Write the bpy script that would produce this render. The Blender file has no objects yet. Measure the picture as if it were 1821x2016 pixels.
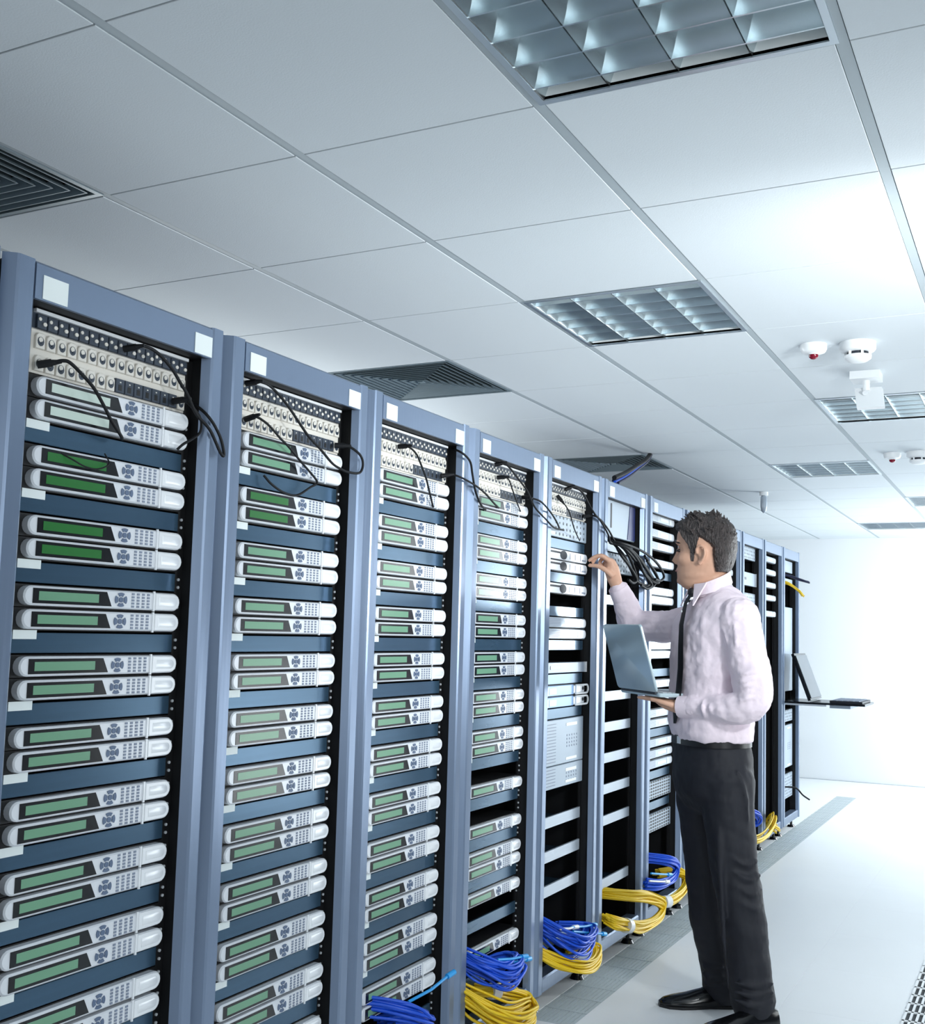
import bpy, bmesh, math, random
from mathutils import Vector, Matrix
R = random.Random(7)
scene = bpy.context.scene
COL = scene.collection
PI = math.pi

# ------------------------------------------------------------------ camera
CAM = Vector((1.6546, -1.3325, 1.3703))
F_PX, CX, CY, W_PX, H_PX = 2169.15, 975.58, 1049.40, 1821.0, 2016.0
YAW, PITCH, ROLL = 0.46231, 0.09099, 0.024825
cd = bpy.data.cameras.new('camera'); cam = bpy.data.objects.new('camera', cd); COL.objects.link(cam)
fw = Vector((-math.sin(YAW)*math.cos(PITCH), math.cos(YAW)*math.cos(PITCH), math.sin(PITCH)))
rt0 = fw.cross(Vector((0, 0, 1))).normalized(); up0 = rt0.cross(fw)
rt = rt0*math.cos(ROLL)+up0*math.sin(ROLL); up = up0*math.cos(ROLL)-rt0*math.sin(ROLL)
M = Matrix((rt, up, -fw)).transposed().to_4x4(); M.translation = CAM
cam.matrix_world = M
cd.sensor_fit = 'VERTICAL'; cd.sensor_height = 24.0
cd.lens = F_PX/H_PX*24.0
cd.shift_x = -(CX-W_PX/2)/H_PX
cd.shift_y = (CY-H_PX/2)/H_PX
cd.clip_start = 0.05; cd.clip_end = 60
scene.camera = cam

# ------------------------------------------------------------------ world, lamps, exposure
w = bpy.data.worlds.new('world'); scene.world = w; w.use_nodes = True
w.node_tree.nodes['Background'].inputs[0].default_value = (0.75, 0.86, 1, 1)
w.node_tree.nodes['Background'].inputs[1].default_value = 0.3
vs = scene.view_settings
vs.view_transform = 'Standard'; vs.look = 'None'; vs.gamma = 1.0; vs.use_curve_mapping = False
vs.exposure = 0.07

def lamp(name, kind, loc, power, size=0.2, color=(1, 1, 1), aim=None, size_y=None):
    l = bpy.data.lights.new(name, kind); o = bpy.data.objects.new(name, l); COL.objects.link(o)
    l.energy = power; l.color = color; o.location = loc
    if kind == 'AREA':
        l.size = size
        if size_y: l.shape = 'RECTANGLE'; l.size_y = size_y
    else: l.shadow_soft_size = size
    if aim:
        o.rotation_euler = (Vector(aim)-Vector(loc)).to_track_quat('-Z', 'Y').to_euler()
    return o
COOL = (0.915, 0.965, 0.975)
def spot(name, loc, aim, power, size, blend):
    o = lamp(name, 'SPOT', loc, power, 0.10, COOL, aim)
    o.data.spot_size = size; o.data.spot_blend = blend
spot('strobe_lamp', (2.15, 1.25, 2.0), (-0.3, 3.4, 2.15), 84, 2.1, 0.7)
spot('ceiling_strobe_lamp', (3.3, 1.2, 1.5), (-0.5, 1.8, 2.4), 200, 1.1, 1.0)
lamp('far_bounce_lamp', 'POINT', (2.4, 8.6, 1.5), 200, 0.2, COOL)
lamp('aisle_fill_lamp', 'AREA', (3.7, 8.9, 1.5), 85, 1.9, COOL, (0.0, 3.6, 1.3))  # added unseen fill, brightens the rack fronts and their reflections
lamp('uplight_fill_lamp', 'AREA', (2.3, 3.6, 0.8), 14, 1.0, COOL, (0.4, 2.6, 2.41))  # added unseen uplight that lifts the ceiling brightness
lamp('front_fill_lamp', 'AREA', (4.3, -0.8, 1.7), 58, 1.5, COOL, (0.1, 1.7, 0.9))  # added fill light, unseen to the right of the camera
lamp('rear_fill_lamp', 'AREA', (1.6, -3.2, 1.5), 22, 2.0, COOL, (0.6, 4.0, 1.4))  # added fill light, unseen behind the camera
lamp('back_fill_lamp', 'AREA', (-2.4, 3.0, 1.8), 58, 0.6, COOL, (0.4, 2.3, 2.3))  # invented lamp behind the racks, brightens the ceiling above them

# ------------------------------------------------------------------ materials
def lin(c):
    return tuple(((v/255.0)/12.92 if v/255.0 <= 0.04045 else ((v/255.0+0.055)/1.055)**2.4) for v in c)
def mat(name, rgb, rough=0.5, metal=0.0, emit=0.0, bump=None, coat=0.0, spec=None, var=None):
    m = bpy.data.materials.new(name); m.use_nodes = True
    nt = m.node_tree; b = nt.nodes['Principled BSDF']
    c = lin(rgb)+(1.0,)
    b.inputs['Base Color'].default_value = c
    b.inputs['Roughness'].default_value = rough; b.inputs['Metallic'].default_value = metal
    if spec is not None: b.inputs['Specular IOR Level'].default_value = spec
    if coat: b.inputs['Coat Weight'].default_value = coat; b.inputs['Coat Roughness'].default_value = 0.08
    if emit:
        b.inputs['Emission Color'].default_value = c; b.inputs['Emission Strength'].default_value = emit
    tc = None
    if bump or var:
        tc = nt.nodes.new('ShaderNodeTexCoord')
    if bump:
        sc, st = bump[0], bump[1]
        mp = nt.nodes.new('ShaderNodeMapping'); nt.links.new(tc.outputs['Object'], mp.inputs[0])
        mp.inputs['Scale'].default_value = bump[2] if len(bump) > 2 else (1, 1, 1)
        n = nt.nodes.new('ShaderNodeTexNoise'); n.inputs['Scale'].default_value = sc; n.inputs['Detail'].default_value = 4
        nt.links.new(mp.outputs[0], n.inputs['Vector'])
        bp = nt.nodes.new('ShaderNodeBump'); bp.inputs['Strength'].default_value = st; bp.inputs['Distance'].default_value = 0.02
        nt.links.new(n.outputs['Fac'], bp.inputs['Height']); nt.links.new(bp.outputs[0], b.inputs['Normal'])
    if var:
        n2 = nt.nodes.new('ShaderNodeTexNoise'); n2.inputs['Scale'].default_value = var[0]; n2.inputs['Detail'].default_value = 5
        mp2 = nt.nodes.new('ShaderNodeMapping'); nt.links.new(tc.outputs['Object'], mp2.inputs[0])
        mp2.inputs['Scale'].default_value = var[2] if len(var) > 2 else (1, 1, 1)
        nt.links.new(mp2.outputs[0], n2.inputs['Vector'])
        r = nt.nodes.new('ShaderNodeValToRGB')
        r.color_ramp.elements[0].position = 0.3; r.color_ramp.elements[1].position = 0.7
        k = var[1]
        r.color_ramp.elements[0].color = tuple(v*(1-k) for v in c[:3])+(1,)
        r.color_ramp.elements[1].color = tuple(min(1, v*(1+k)) for v in c[:3])+(1,)
        nt.links.new(n2.outputs['Fac'], r.inputs[0]); nt.links.new(r.outputs[0], b.inputs['Base Color'])
    return m
MT = dict(
    ceiling=mat('ceiling_tile', (214, 221, 226), 0.9, bump=(260, 0.05)),
    tee=mat('ceiling_tee', (172, 182, 188), 0.7),
    plenum=mat('plenum_dark', (70, 76, 82), 0.9),
    wall=mat('wall_white', (236, 240, 244), 0.8),
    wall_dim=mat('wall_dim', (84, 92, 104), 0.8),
    floor=mat('floor_white', (240, 243, 245), 0.36, var=(1.6, 0.02)),
    skirt=mat('skirting_grey', (190, 196, 202), 0.5),
    frame=mat('rack_blue_grey', (118, 134, 158), 0.30, 0.5, bump=(40, 0.03, (1, 1, 0.02))),
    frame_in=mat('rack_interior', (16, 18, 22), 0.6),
    rail=mat('rail_black', (14, 15, 18), 0.5),
    nut=mat('nut_steel', (222, 227, 233), 0.3, 0.3),
    sticker=mat('paper_label', (232, 240, 240), 0.7),
    blank=mat('blank_panel_steel', (66, 94, 117), 0.25, 0.55, var=(30, 0.06, (1, 0.1, 4))),
    silver=mat('silver_plastic', (222, 226, 232), 0.3, 0.1, bump=(900, 0.02)),
    silver2=mat('silver_cover', (236, 239, 243), 0.25, 0.1),
    black=mat('black_gloss', (12, 15, 20), 0.22),
    dark=mat('dark_plastic', (30, 36, 46), 0.5),
    key=mat('key_grey', (126, 137, 157), 0.5),
    pad=mat('pad_grey', (86, 104, 132), 0.4),
    lcd=mat('lcd_green', (106, 152, 124), 0.25, emit=0.06),
    lcd_no_glare=mat('lcd_green_no_glare', (36, 104, 46), 0.25, emit=0.12),  # same green screen, coloured as if free of reflection
    lcd_glare=mat('lcd_glare', (190, 206, 198), 0.2, emit=0.08),  # same screen with a washed-out reflection painted into its colour
    cream=mat('port_cream', (222, 218, 210), 0.4),
    portgrey=mat('port_grey', (52, 62, 76), 0.45),
    steel=mat('steel_light', (176, 186, 197), 0.35, 0.3, var=(40, 0.05, (1, 0.1, 5))),
    greybox=mat('server_grey', (160, 174, 188), 0.42, 0.15),
    paleblue=mat('pale_blue', (150, 190, 238), 0.35),
    white=mat('white_plastic', (240, 243, 245), 0.35),
    cable=mat('cable_black', (13, 15, 20), 0.6, spec=0.3),
    navy=mat('cable_navy', (14, 24, 66), 0.5),
    blue=mat('cable_blue', (22, 84, 214), 0.38),
    cyan=mat('cable_cyan', (40, 160, 232), 0.35),
    yellow=mat('cable_yellow', (236, 198, 22), 0.42),
    alu=mat('mirror_aluminium', (206, 216, 220), 0.22, 0.95),
    alu2=mat('satin_aluminium', (206, 214, 220), 0.3, 0.9),
    tube=mat('lamp_glass', (238, 242, 242), 0.25),
    vent=mat('vent_grey', (122, 138, 146), 0.45, 0.2),
    ventdark=mat('vent_dark', (12, 14, 17), 0.8),
    red=mat('red_lens', (120, 8, 36), 0.2),
    grille=mat('perforated_grey', (188, 198, 202), 0.5),
    slot=mat('slot_dark', (40, 46, 52), 0.8),
    skin=mat('skin', (214, 168, 143), 0.5, var=(14, 0.06)),
    lip=mat('lip', (168, 104, 94), 0.45),
    hair=mat('hair_dark', (62, 55, 54), 0.5, bump=(160, 0.8, (1, 1, 0.3)), var=(90, 0.5, (1, 1, 0.35))),
    eye=mat('eye_dark', (40, 30, 28), 0.2),
    shirt=mat('shirt_pink', (240, 224, 234), 0.75, bump=(9, 0.5)),
    tie=mat('tie_black', (16, 16, 22), 0.5),
    trouser=mat('trouser_black', (17, 19, 30), 0.7, bump=(7, 0.4, (1, 1, 0.35))),
    belt=mat('belt_black', (14, 14, 18), 0.35),
    shoe=mat('shoe_black', (14, 15, 18), 0.18),
    lapgrey=mat('laptop_silver', (190, 208, 216), 0.3, 0.2),
    kvm=mat('screen_grey', (112, 120, 128), 0.6),
    lapkey=mat('laptop_keys', (208, 212, 218), 0.4),
)
# ------------------------------------------------------------------ mesh helpers
class MB:
    def __init__(s): s.v = []; s.f = []; s.m = []
    def add(s, vs_, fs, mi=0):
        o = len(s.v); s.v += [tuple(p) for p in vs_]
        for f in fs: s.f.append([i+o for i in f]); s.m.append(mi)
        return s
    def box(s, a, b, mi=0):
        x0, y0, z0 = [min(a[i], b[i]) for i in range(3)]; x1, y1, z1 = [max(a[i], b[i]) for i in range(3)]
        return s.add([(x0,y0,z0),(x1,y0,z0),(x1,y1,z0),(x0,y1,z0),(x0,y0,z1),(x1,y0,z1),(x1,y1,z1),(x0,y1,z1)],
              [(0,3,2,1),(4,5,6,7),(0,1,5,4),(1,2,6,5),(2,3,7,6),(3,0,4,7)], mi)
    def loft(s, rings, mi=0, cap=True):
        n = len(rings[0]); o = len(s.v)
        for r in rings: s.v += [tuple(p) for p in r]
        for k in range(len(rings)-1):
            for i in range(n):
                j = (i+1) % n
                s.f.append([o+k*n+i, o+k*n+j, o+(k+1)*n+j, o+(k+1)*n+i]); s.m.append(mi)
        if cap:
            s.f.append([o+i for i in range(n)][::-1]); s.m.append(mi)
            s.f.append([o+(len(rings)-1)*n+i for i in range(n)]); s.m.append(mi)
        return s
    def tube(s, pts, r, n=8, mi=0, cap=True):
        pts = [Vector(p) for p in pts]; rings = []
        t0 = (pts[1]-pts[0]).normalized()
        nrm = t0.orthogonal().normalized()
        for i, p in enumerate(pts):
            t = (pts[min(i+1, len(pts)-1)]-pts[max(i-1, 0)])
            if t.length < 1e-9: t = t0
            t = t.normalized()
            nrm = (nrm-t*nrm.dot(t)).normalized(); bn = t.cross(nrm)
            rr = r[i] if isinstance(r, (list, tuple)) else r
            rings.append([p+nrm*rr*math.cos(a)+bn*rr*math.sin(a) for a in [2*PI*k/n for k in range(n)]])
        return s.loft(rings, mi, cap)
    def cyl(s, p0, p1, r, n=16, mi=0, r1=None):
        return s.tube([p0, p1], [r, r if r1 is None else r1], n, mi)
    def ell(s, c, ax, n=14, m=9, mi=0):
        """ellipsoid: c centre, ax three axis vectors"""
        c = Vector(c); a, b, d = [Vector(x) for x in ax]; rings = []
        for k in range(m):
            th = -PI/2+PI*(k+0.5)/m*0.999
            rings.append([c+a*math.cos(th)*math.cos(p)+b*math.cos(th)*math.sin(p)+d*math.sin(th) for p in [2*PI*i/n for i in range(n)]])
        return s.loft(rings, mi)
    def prism(s, poly, x0, x1, mi=0, bevel=0.0, bx=0.0):
        """polygon of (y,z) extruded along x from x0 to x1, front edge bevelled"""
        cy = sum(p[0] for p in poly)/len(poly); cz = sum(p[1] for p in poly)/len(poly)
        rings = [[(x0, y, z) for y, z in poly]]
        if bevel:
            rings.append([(x1-bx, y, z) for y, z in poly])
            ins = []
            n = len(poly)
            for i in range(n):
                a = Vector(poly[i-1]); b = Vector(poly[i]); c2 = Vector(poly[(i+1) % n])
                e1 = (b-a).normalized() if (b-a).length > 1e-9 else Vector((0, 0)); e2 = (c2-b).normalized() if (c2-b).length > 1e-9 else e1
                n1 = Vector((-e1.y, e1.x)); n2 = Vector((-e2.y, e2.x)); nn = (n1+n2)
                nn = nn.normalized() if nn.length > 1e-6 else n1
                ins.append((b.x+nn.x*bevel, b.y+nn.y*bevel))
            rings.append([(x1, y, z) for y, z in ins])
        else:
            rings.append([(x1, y, z) for y, z in poly])
        return s.loft(rings, mi)
    def build(s, name, mats, parent=None, smooth=None, loc=None):
        me = bpy.data.meshes.new(name); me.from_pydata(s.v, [], s.f); me.update()
        bm = bmesh.new(); bm.from_mesh(me); bmesh.ops.recalc_face_normals(bm, faces=bm.faces); bm.to_mesh(me); bm.free()
        if not isinstance(mats, (list, tuple)): mats = [mats]
        for m_ in mats: me.materials.append(m_)
        if len(mats) > 1:
            for p, mi in zip(me.polygons, s.m): p.material_index = mi
        o = bpy.data.objects.new(name, me); COL.objects.link(o)
        if smooth is not None:
            for p in me.polygons: p.use_smooth = True
            me.set_sharp_from_angle(angle=math.radians(smooth))
        if parent is not None: o.parent = parent
        if loc is not None: o.location = loc
        return o
def stadium(y0, y1, h, n=8, left=True, right=True):
    """ccw outline in (y,z): rounded ends"""
    p = []
    if right: p += [(y1-h+h*math.cos(a), h*math.sin(a)) for a in [-PI/2+PI*k/n for k in range(n+1)]]
    else: p += [(y1, -h), (y1, h)]
    if left: p += [(y0+h-h*math.sin(a), h*math.cos(a)) for a in [PI*k/n for k in range(n+1)]]
    else: p += [(y0, h), (y0, -h)]
    return p
def empty(name, loc=(0, 0, 0), rz=0.0):
    o = bpy.data.objects.new(name, None); COL.objects.link(o); o.location = loc; o.rotation_euler = (0, 0, rz); o.empty_display_size = 0.05
    return o
def tag(o, label=None, cat=None, group=None, kind=None):
    if label: o['label'] = label
    if cat: o['category'] = cat
    if group: o['group'] = group
    if kind: o['kind'] = kind
    return o
def copy_tree(o, parent=None):
    c = o.copy(); COL.objects.link(c)
    if parent is not None: c.parent = parent
    for ch in list(o.children): copy_tree(ch, c)
    return c
def smooth_path(pts, k=5):
    """Catmull-Rom through the points"""
    P_ = [Vector(p) for p in pts]; P_ = [P_[0]*2-P_[1]]+P_+[P_[-1]*2-P_[-2]]; out = []
    for i in range(1, len(P_)-2):
        a, b, c, d = P_[i-1:i+3]
        for j in range(k):
            t = j/k
            out.append(0.5*((2*b)+(c-a)*t+(2*a-5*b+4*c-d)*t*t+(3*b-a-3*c+d)*t**3))
    out.append(P_[-2]); return out
ORD = ['', 'first', 'second', 'third', 'fourth', 'fifth', 'sixth', 'seventh', 'eighth', 'ninth', 'tenth', 'eleventh', 'twelfth', 'thirteenth', 'fourteenth']
# ------------------------------------------------------------------ room shell
X0, X1, Y0, Y1, ZC = -4.2, 4.6, -3.6, 10.15, 2.412
GX, GY, GP = -0.379, -0.009, 0.579
lights_at = [(2, 0), (1, 3), (2, 6), (1, 9), (2, 12), (1, 15)]
vents_at = [(-1, 0), (-1, 4), (-1, 8)]
def struct(name, mb, m, smooth=None):
    return tag(mb.build(name, m, None, smooth), kind='structure')
b = MB()
holes = set(lights_at+vents_at)
for i in range(-7, 10):
    for j in range(-8, 19):
        x0, x1 = GX+GP*i+0.013, GX+GP*(i+1)-0.013; y0, y1 = GY+GP*j+0.0022, GY+GP*(j+1)-0.0022
        x0, x1, y0, y1 = max(x0, X0), min(x1, X1), max(y0, Y0), min(y1, Y1)
        if x1-x0 < 0.01 or y1-y0 < 0.01 or (i, j) in holes: continue
        e = 0.0008
        b.loft([[(x0,y0,ZC+0.02),(x1,y0,ZC+0.02),(x1,y1,ZC+0.02),(x0,y1,ZC+0.02)], [(x0,y0,ZC+e),(x1,y0,ZC+e),(x1,y1,ZC+e),(x0,y1,ZC+e)],
                [(x0+e,y0+e,ZC),(x1-e,y0+e,ZC),(x1-e,y1-e,ZC),(x0+e,y1-e,ZC)]])
struct('ceiling', b, MT['ceiling'])
b = MB()
for i in range(-6, 10):
    x = GX+GP*i
    if X0 < x < X1: b.box((x-0.0115, Y0, ZC+0.0015), (x+0.0115, Y1, ZC+0.005))
struct('trim_1', b, MT['tee'])
b = MB(); b.box((X0, Y0, ZC+0.15), (X1, Y1, ZC+0.2)); struct('trim_2', b, MT['plenum'])
b = MB(); b.box((X0-0.1, Y1, 0), (X1+0.1, Y1+0.1, ZC+0.2)); struct('wall_far', b, MT['wall'])
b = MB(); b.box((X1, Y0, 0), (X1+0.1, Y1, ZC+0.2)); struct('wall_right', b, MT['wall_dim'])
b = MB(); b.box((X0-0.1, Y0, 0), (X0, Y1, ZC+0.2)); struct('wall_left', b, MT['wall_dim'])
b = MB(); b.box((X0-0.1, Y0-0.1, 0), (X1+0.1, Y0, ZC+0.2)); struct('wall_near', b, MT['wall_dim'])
b = MB(); b.box((X0, Y1-0.012, 0), (X1, Y1, 0.006)); struct('baseboard_far', b, MT['skirt'])
# raised floor: 0.6 m panels, hairline seams, with openings for the perforated strip and the grilles
SX0, SX1, SY0, SY1 = -0.03, 0.14, 2.4, 9.0
b = MB()
px = [X0, -3.03, -2.43, -1.83, -1.23, -0.63, SX0, SX1]+[SX1+0.6*k for k in range(1, 8)]
px[-1] = X1
py = [Y0]+[SY0+0.6*k for k in range(-10, 13)]+[Y1]
py = sorted(set(round(v, 3) for v in py if Y0 <= v <= Y1))
gr_cells = [(1.16, 1.76, 2.6, 3.2), (1.16, 1.76, 3.2, 3.8)]
GX0, GX1, GY0, GY1 = 1.165, 1.765, 2.4, 4.0
for a, c in zip(px[:-1], px[1:]):
    for d, e in zip(py[:-1], py[1:]):
        if abs(a-SX0) < 1e-6 and d >= SY0-1e-6 and e <= SY1+1e-6: continue
        g = 0.0003; bx = 0.0001
        b.loft([[(a+g,d+g,-0.03),(c-g,d+g,-0.03),(c-g,e-g,-0.03),(a+g,e-g,-0.03)], [(a+g,d+g,-bx),(c-g,d+g,-bx),(c-g,e-g,-bx),(a+g,e-g,-bx)],
                [(a+g+bx,d+g+bx,0),(c-g-bx,d+g+bx,0),(c-g-bx,e-g-bx,0),(a+g+bx,e-g-bx,0)]])
b.box((X0, Y0, -0.06), (X1, Y1, -0.035), 1)
struct('floor', b, [MT['floor'], MT['slot']])
# perforated strip tiles at the foot of the racks
def strip_tile():
    m = MB()
    ns = 4
    for q in range(ns):
        y0 = q*0.15+0.004; y1 = (q+1)*0.15-0.004
        m.box((SX0+0.002, y0-0.004, -0.02), (SX1-0.002, y0+0.012, 0.0))
        for k in range(10):
            x = SX0+0.004+k*0.0168
            m.box((x, y0, -0.02), (x+0.0138, y1, -0.0005))
    m.box((SX0+0.002, 0.59, -0.02), (SX1-0.002, 0.599, 0.0))
    return m
st0 = None
for k in range(11):
    y = SY0+0.6*k
    if st0 is None:
        st0 = strip_tile().build('perforated_floor_tile', MT['grille']); o = st0
    else:
        o = st0.copy(); COL.objects.link(o)
    o.location = (0, y, 0)
    tag(o, 'grey perforated floor tile in the strip along the racks, %s from the camera' % (ORD[k+1] if k < 10 else 'farthest'), 'floor tile', 'perforated floor tiles along the rack row')
# slotted grille lying in the aisle floor, bottom right corner
g = empty('floor_grille', (GX0, GY0, 0.0))
tag(g, 'slotted white metal floor grille at the bottom right corner of the photo', 'floor grille')
m = MB(); m.box((0, 0, 0.0005), (0.6, 1.55, 0.0015)); m.build('grille_tray', MT['slot'], g)
m = MB()
for k in range(28): m.box((k*0.0218, 0, 0.0015), (k*0.0218+0.0085, 1.55, 0.006))
for k in range(15): m.box((0, k*0.11, 0.0015), (0.6, k*0.11+0.012, 0.006))
m.build('grille_bars', MT['floor'], g)

# ------------------------------------------------------------------ louvred ceiling lights
def make_light():
    root = empty('ceiling_light')
    S = GP; n = 4
    m = MB()
    t = 0.018
    for a, c in (((0.004, 0.004), (S-0.004, t)), ((0.004, S-t), (S-0.004, S-0.004)), ((0.004, t), (t, S-t)), ((S-t, t), (S-0.004, S-t))):
        m.box((a[0], a[1], -0.003), (c[0], c[1], 0.006))
    m.build('frame', MT['alu2'], root)
    m = MB()
    m.box((t, t, 0.105), (S-t, S-t, 0.11)); m.box((t-0.003, t, 0.0), (t, S-t, 0.11)); m.box((S-t, t, 0.0), (S-t+0.003, S-t, 0.11))
    m.box((t, t-0.003, 0.0), (S-t, t, 0.11)); m.box((t, S-t, 0.0), (S-t, S-t+0.003, 0.11))
    m.build('housing', MT['tube'], root)
    pw = (S-2*t)/n
    for k in range(n):
        cx = t+pw*(k+0.5); m = MB()
        prof = []
        for q in range(13):
            u_ = -1+2*q/12.0
            prof.append((cx+u_*pw*0.49, 0.098-0.098*abs(u_)**2.2))
        vs_ = [(x, t, z) for x, z in prof]+[(x, S-t, z) for x, z in prof]
        m.add(vs_, [(q, q+1, q+14, q+13) for q in range(12)])
        m.build('reflector', MT['alu'], root, 40)
        m = MB(); m.cyl((cx, t+0.02, 0.062), (cx, S-t-0.02, 0.062), 0.013, 12); m.build('lamp_tube', MT['tube'], root, 40)
    nb = 6
    for r_ in range(nb):
        y = t+(S-2*t)*(r_+0.5)/nb; m = MB()
        sec = []
        for q in range(9):
            u_ = q/8.0
            sec.append((0.002+0.016*u_**1.7, 0.050*u_))
        loop = [(-d, z) for d, z in reversed(sec)]+[(d, z) for d, z in sec]
        m.loft([[(t, y+d, z) for d, z in loop], [(S-t, y+d, z) for d, z in loop]])
        m.build('cross_louvre', MT['alu'], root, 40)
    return root
lt0 = None
lt_labels = ['large near louvred ceiling light cut by the top edge of the photo', 'square louvred ceiling light above the centre of the rack row',
  'louvred ceiling light right of centre, behind the hanging white sensor', 'distant louvred ceiling light above the dark-haired man, slim in perspective',
  'far louvred ceiling light at the right photo edge near the white wall', 'farthest louvred ceiling light, a thin sliver high on the white wall']
for (i, j), lb in zip(lights_at, lt_labels):
    o = make_light() if lt0 is None else copy_tree(lt0)
    lt0 = lt0 or o
    o.location = (GX+GP*i, GY+GP*j, ZC)
    tag(o, lb, 'ceiling light', 'louvred ceiling lights')
# ------------------------------------------------------------------ air diffusers
def make_vent():
    root = empty('ceiling_vent'); S = GP
    m = MB(); m.box((0.004, 0.004, 0.07), (S-0.004, S-0.004, 0.075)); m.build('duct_back', MT['ventdark'], root)
    def ring(a, bq, z0, z1, th):
        mm = MB()
        def sq(i_, z): return [(i_, i_, z), (S-i_, i_, z), (S-i_, S-i_, z), (i_, S-i_, z)]
        mm.loft([sq(a, z0), sq(bq, z1), sq(bq+th, z1), sq(a+th, z0), sq(a, z0)], 0, False)
        return mm
    m = ring(0.004, 0.004, 0.0, 0.02, 0.014); m.build('frame', MT['vent'], root)
    for k in range(9):
        a = 0.030+k*0.0275
        ring(a, a+0.02, 0.0, 0.022, 0.0035).build('diffuser_blade', MT['vent'], root)
    m = MB(); m.box((S/2-0.012, S/2-0.012, 0.0), (S/2+0.012, S/2+0.012, 0.006)); m.build('centre_plate', MT['vent'], root)
    return root
vt0 = None
for (i, j), lb in zip(vents_at, ['dark square air vent at the left photo edge above the leftmost rack', 'grey square air vent above the second and third racks', 'far square air vent above the sixth rack with dark blue cable hanging out']):
    o = make_vent() if vt0 is None else copy_tree(vt0)
    vt0 = vt0 or o
    o.location = (GX+GP*i, GY+GP*j, ZC); tag(o, lb, 'air vent', 'square ceiling air vents')
# ------------------------------------------------------------------ ceiling fittings
def lathe(prof, n=20):
    m = MB(); m.loft([[(r_*math.cos(2*PI*k/n), r_*math.sin(2*PI*k/n), z) for k in range(n)] for r_, z in prof]); return m
def call_point(loc, lb):
    t = empty('alarm_beacon', loc); tag(t, lb, 'alarm beacon', 'ceiling alarm beacons')
    lathe([(0.046, 0), (0.046, -0.016), (0.04, -0.028), (0.018, -0.034), (0.018, -0.036)]).build('base', MT['white'], t, 40)
    lathe([(0.0165, -0.034), (0.016, -0.044), (0.01, -0.05), (0.003, -0.052)]).build('red_lens', MT['red'], t, 50)
def detector(loc, lb):
    t = empty('smoke_detector', loc); tag(t, lb, 'smoke detector', 'ceiling smoke detectors')
    lathe([(0.062, 0), (0.062, -0.022), (0.056, -0.03), (0.046, -0.034)], 24).build('base', MT['white'], t, 40)
    m = lathe([(0.036, -0.03), (0.036, -0.05)], 24); m.build('smoke_slots', MT['dark'], t, 40)
    m = lathe([(0.047, -0.046), (0.045, -0.056), (0.03, -0.066), (0.012, -0.068), (0.004, -0.068)], 24)
    for k in range(6):
        a = 2*PI*k/6; m.box((0.041*math.cos(a)-0.004, 0.041*math.sin(a)-0.004, -0.05), (0.041*math.cos(a)+0.004, 0.041*math.sin(a)+0.004, -0.03))
    m.build('cap', MT['white'], t, 40)
call_point((0.945, 2.57, ZC), 'small white ceiling beacon with red lens, nearer one, left of smoke detector')
detector((1.09, 2.60, ZC), 'white round smoke detector right beside the nearer red-lens beacon')
call_point((0.925, 5.0, ZC), 'tiny far white beacon with dark red lens behind the hanging sensor')
detector((1.06, 5.0, ZC), 'far smoke detector at the right photo edge')
t = empty('bracket_sensor', (1.055, 3.06, ZC)); tag(t, 'white box sensor hanging from the ceiling on a bracket with tilted panel', 'sensor')
m = MB(); m.box((-0.055, -0.05, -0.03), (0.055, 0.05, 0)); m.build('mount_plate', MT['white'], t)
m = MB(); m.cyl((0, 0, -0.03), (0, 0, -0.07), 0.014, 12); m.build('neck', MT['white'], t, 40)
m = MB()
q0 = [(-0.06, -0.03), (0.06, -0.03), (0.06, 0.03), (-0.06, 0.03)]
m.loft([[(-0.045, 0.01, -0.055), (0.055, 0.01, -0.055), (0.055, 0.06, -0.055), (-0.045, 0.06, -0.055)],
        [(-0.025, -0.075, -0.150), (0.075, -0.075, -0.150), (0.075, -0.050, -0.155), (-0.025, -0.050, -0.155)]])
m.build('tilted_panel', MT['white'], t)
m = MB(); m.cyl((0.0, -0.028, -0.082), (0.0, -0.034, -0.085), 0.01, 12); m.build('lens', MT['silver2'], t, 40)
t = empty('pendant_sensor', (-0.10, 6.42, ZC)); tag(t, 'small grey capsule sensor hanging from the far ceiling above the man', 'sensor')
m = MB(); m.cyl((0, 0, 0), (0, 0, -0.025), 0.03, 16); m.build('ceiling_plate', MT['white'], t, 40)
lathe([(0.012, -0.02), (0.022, -0.035), (0.024, -0.10), (0.018, -0.135), (0.006, -0.148)], 16).build('capsule', MT['steel'], t, 50)
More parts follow.
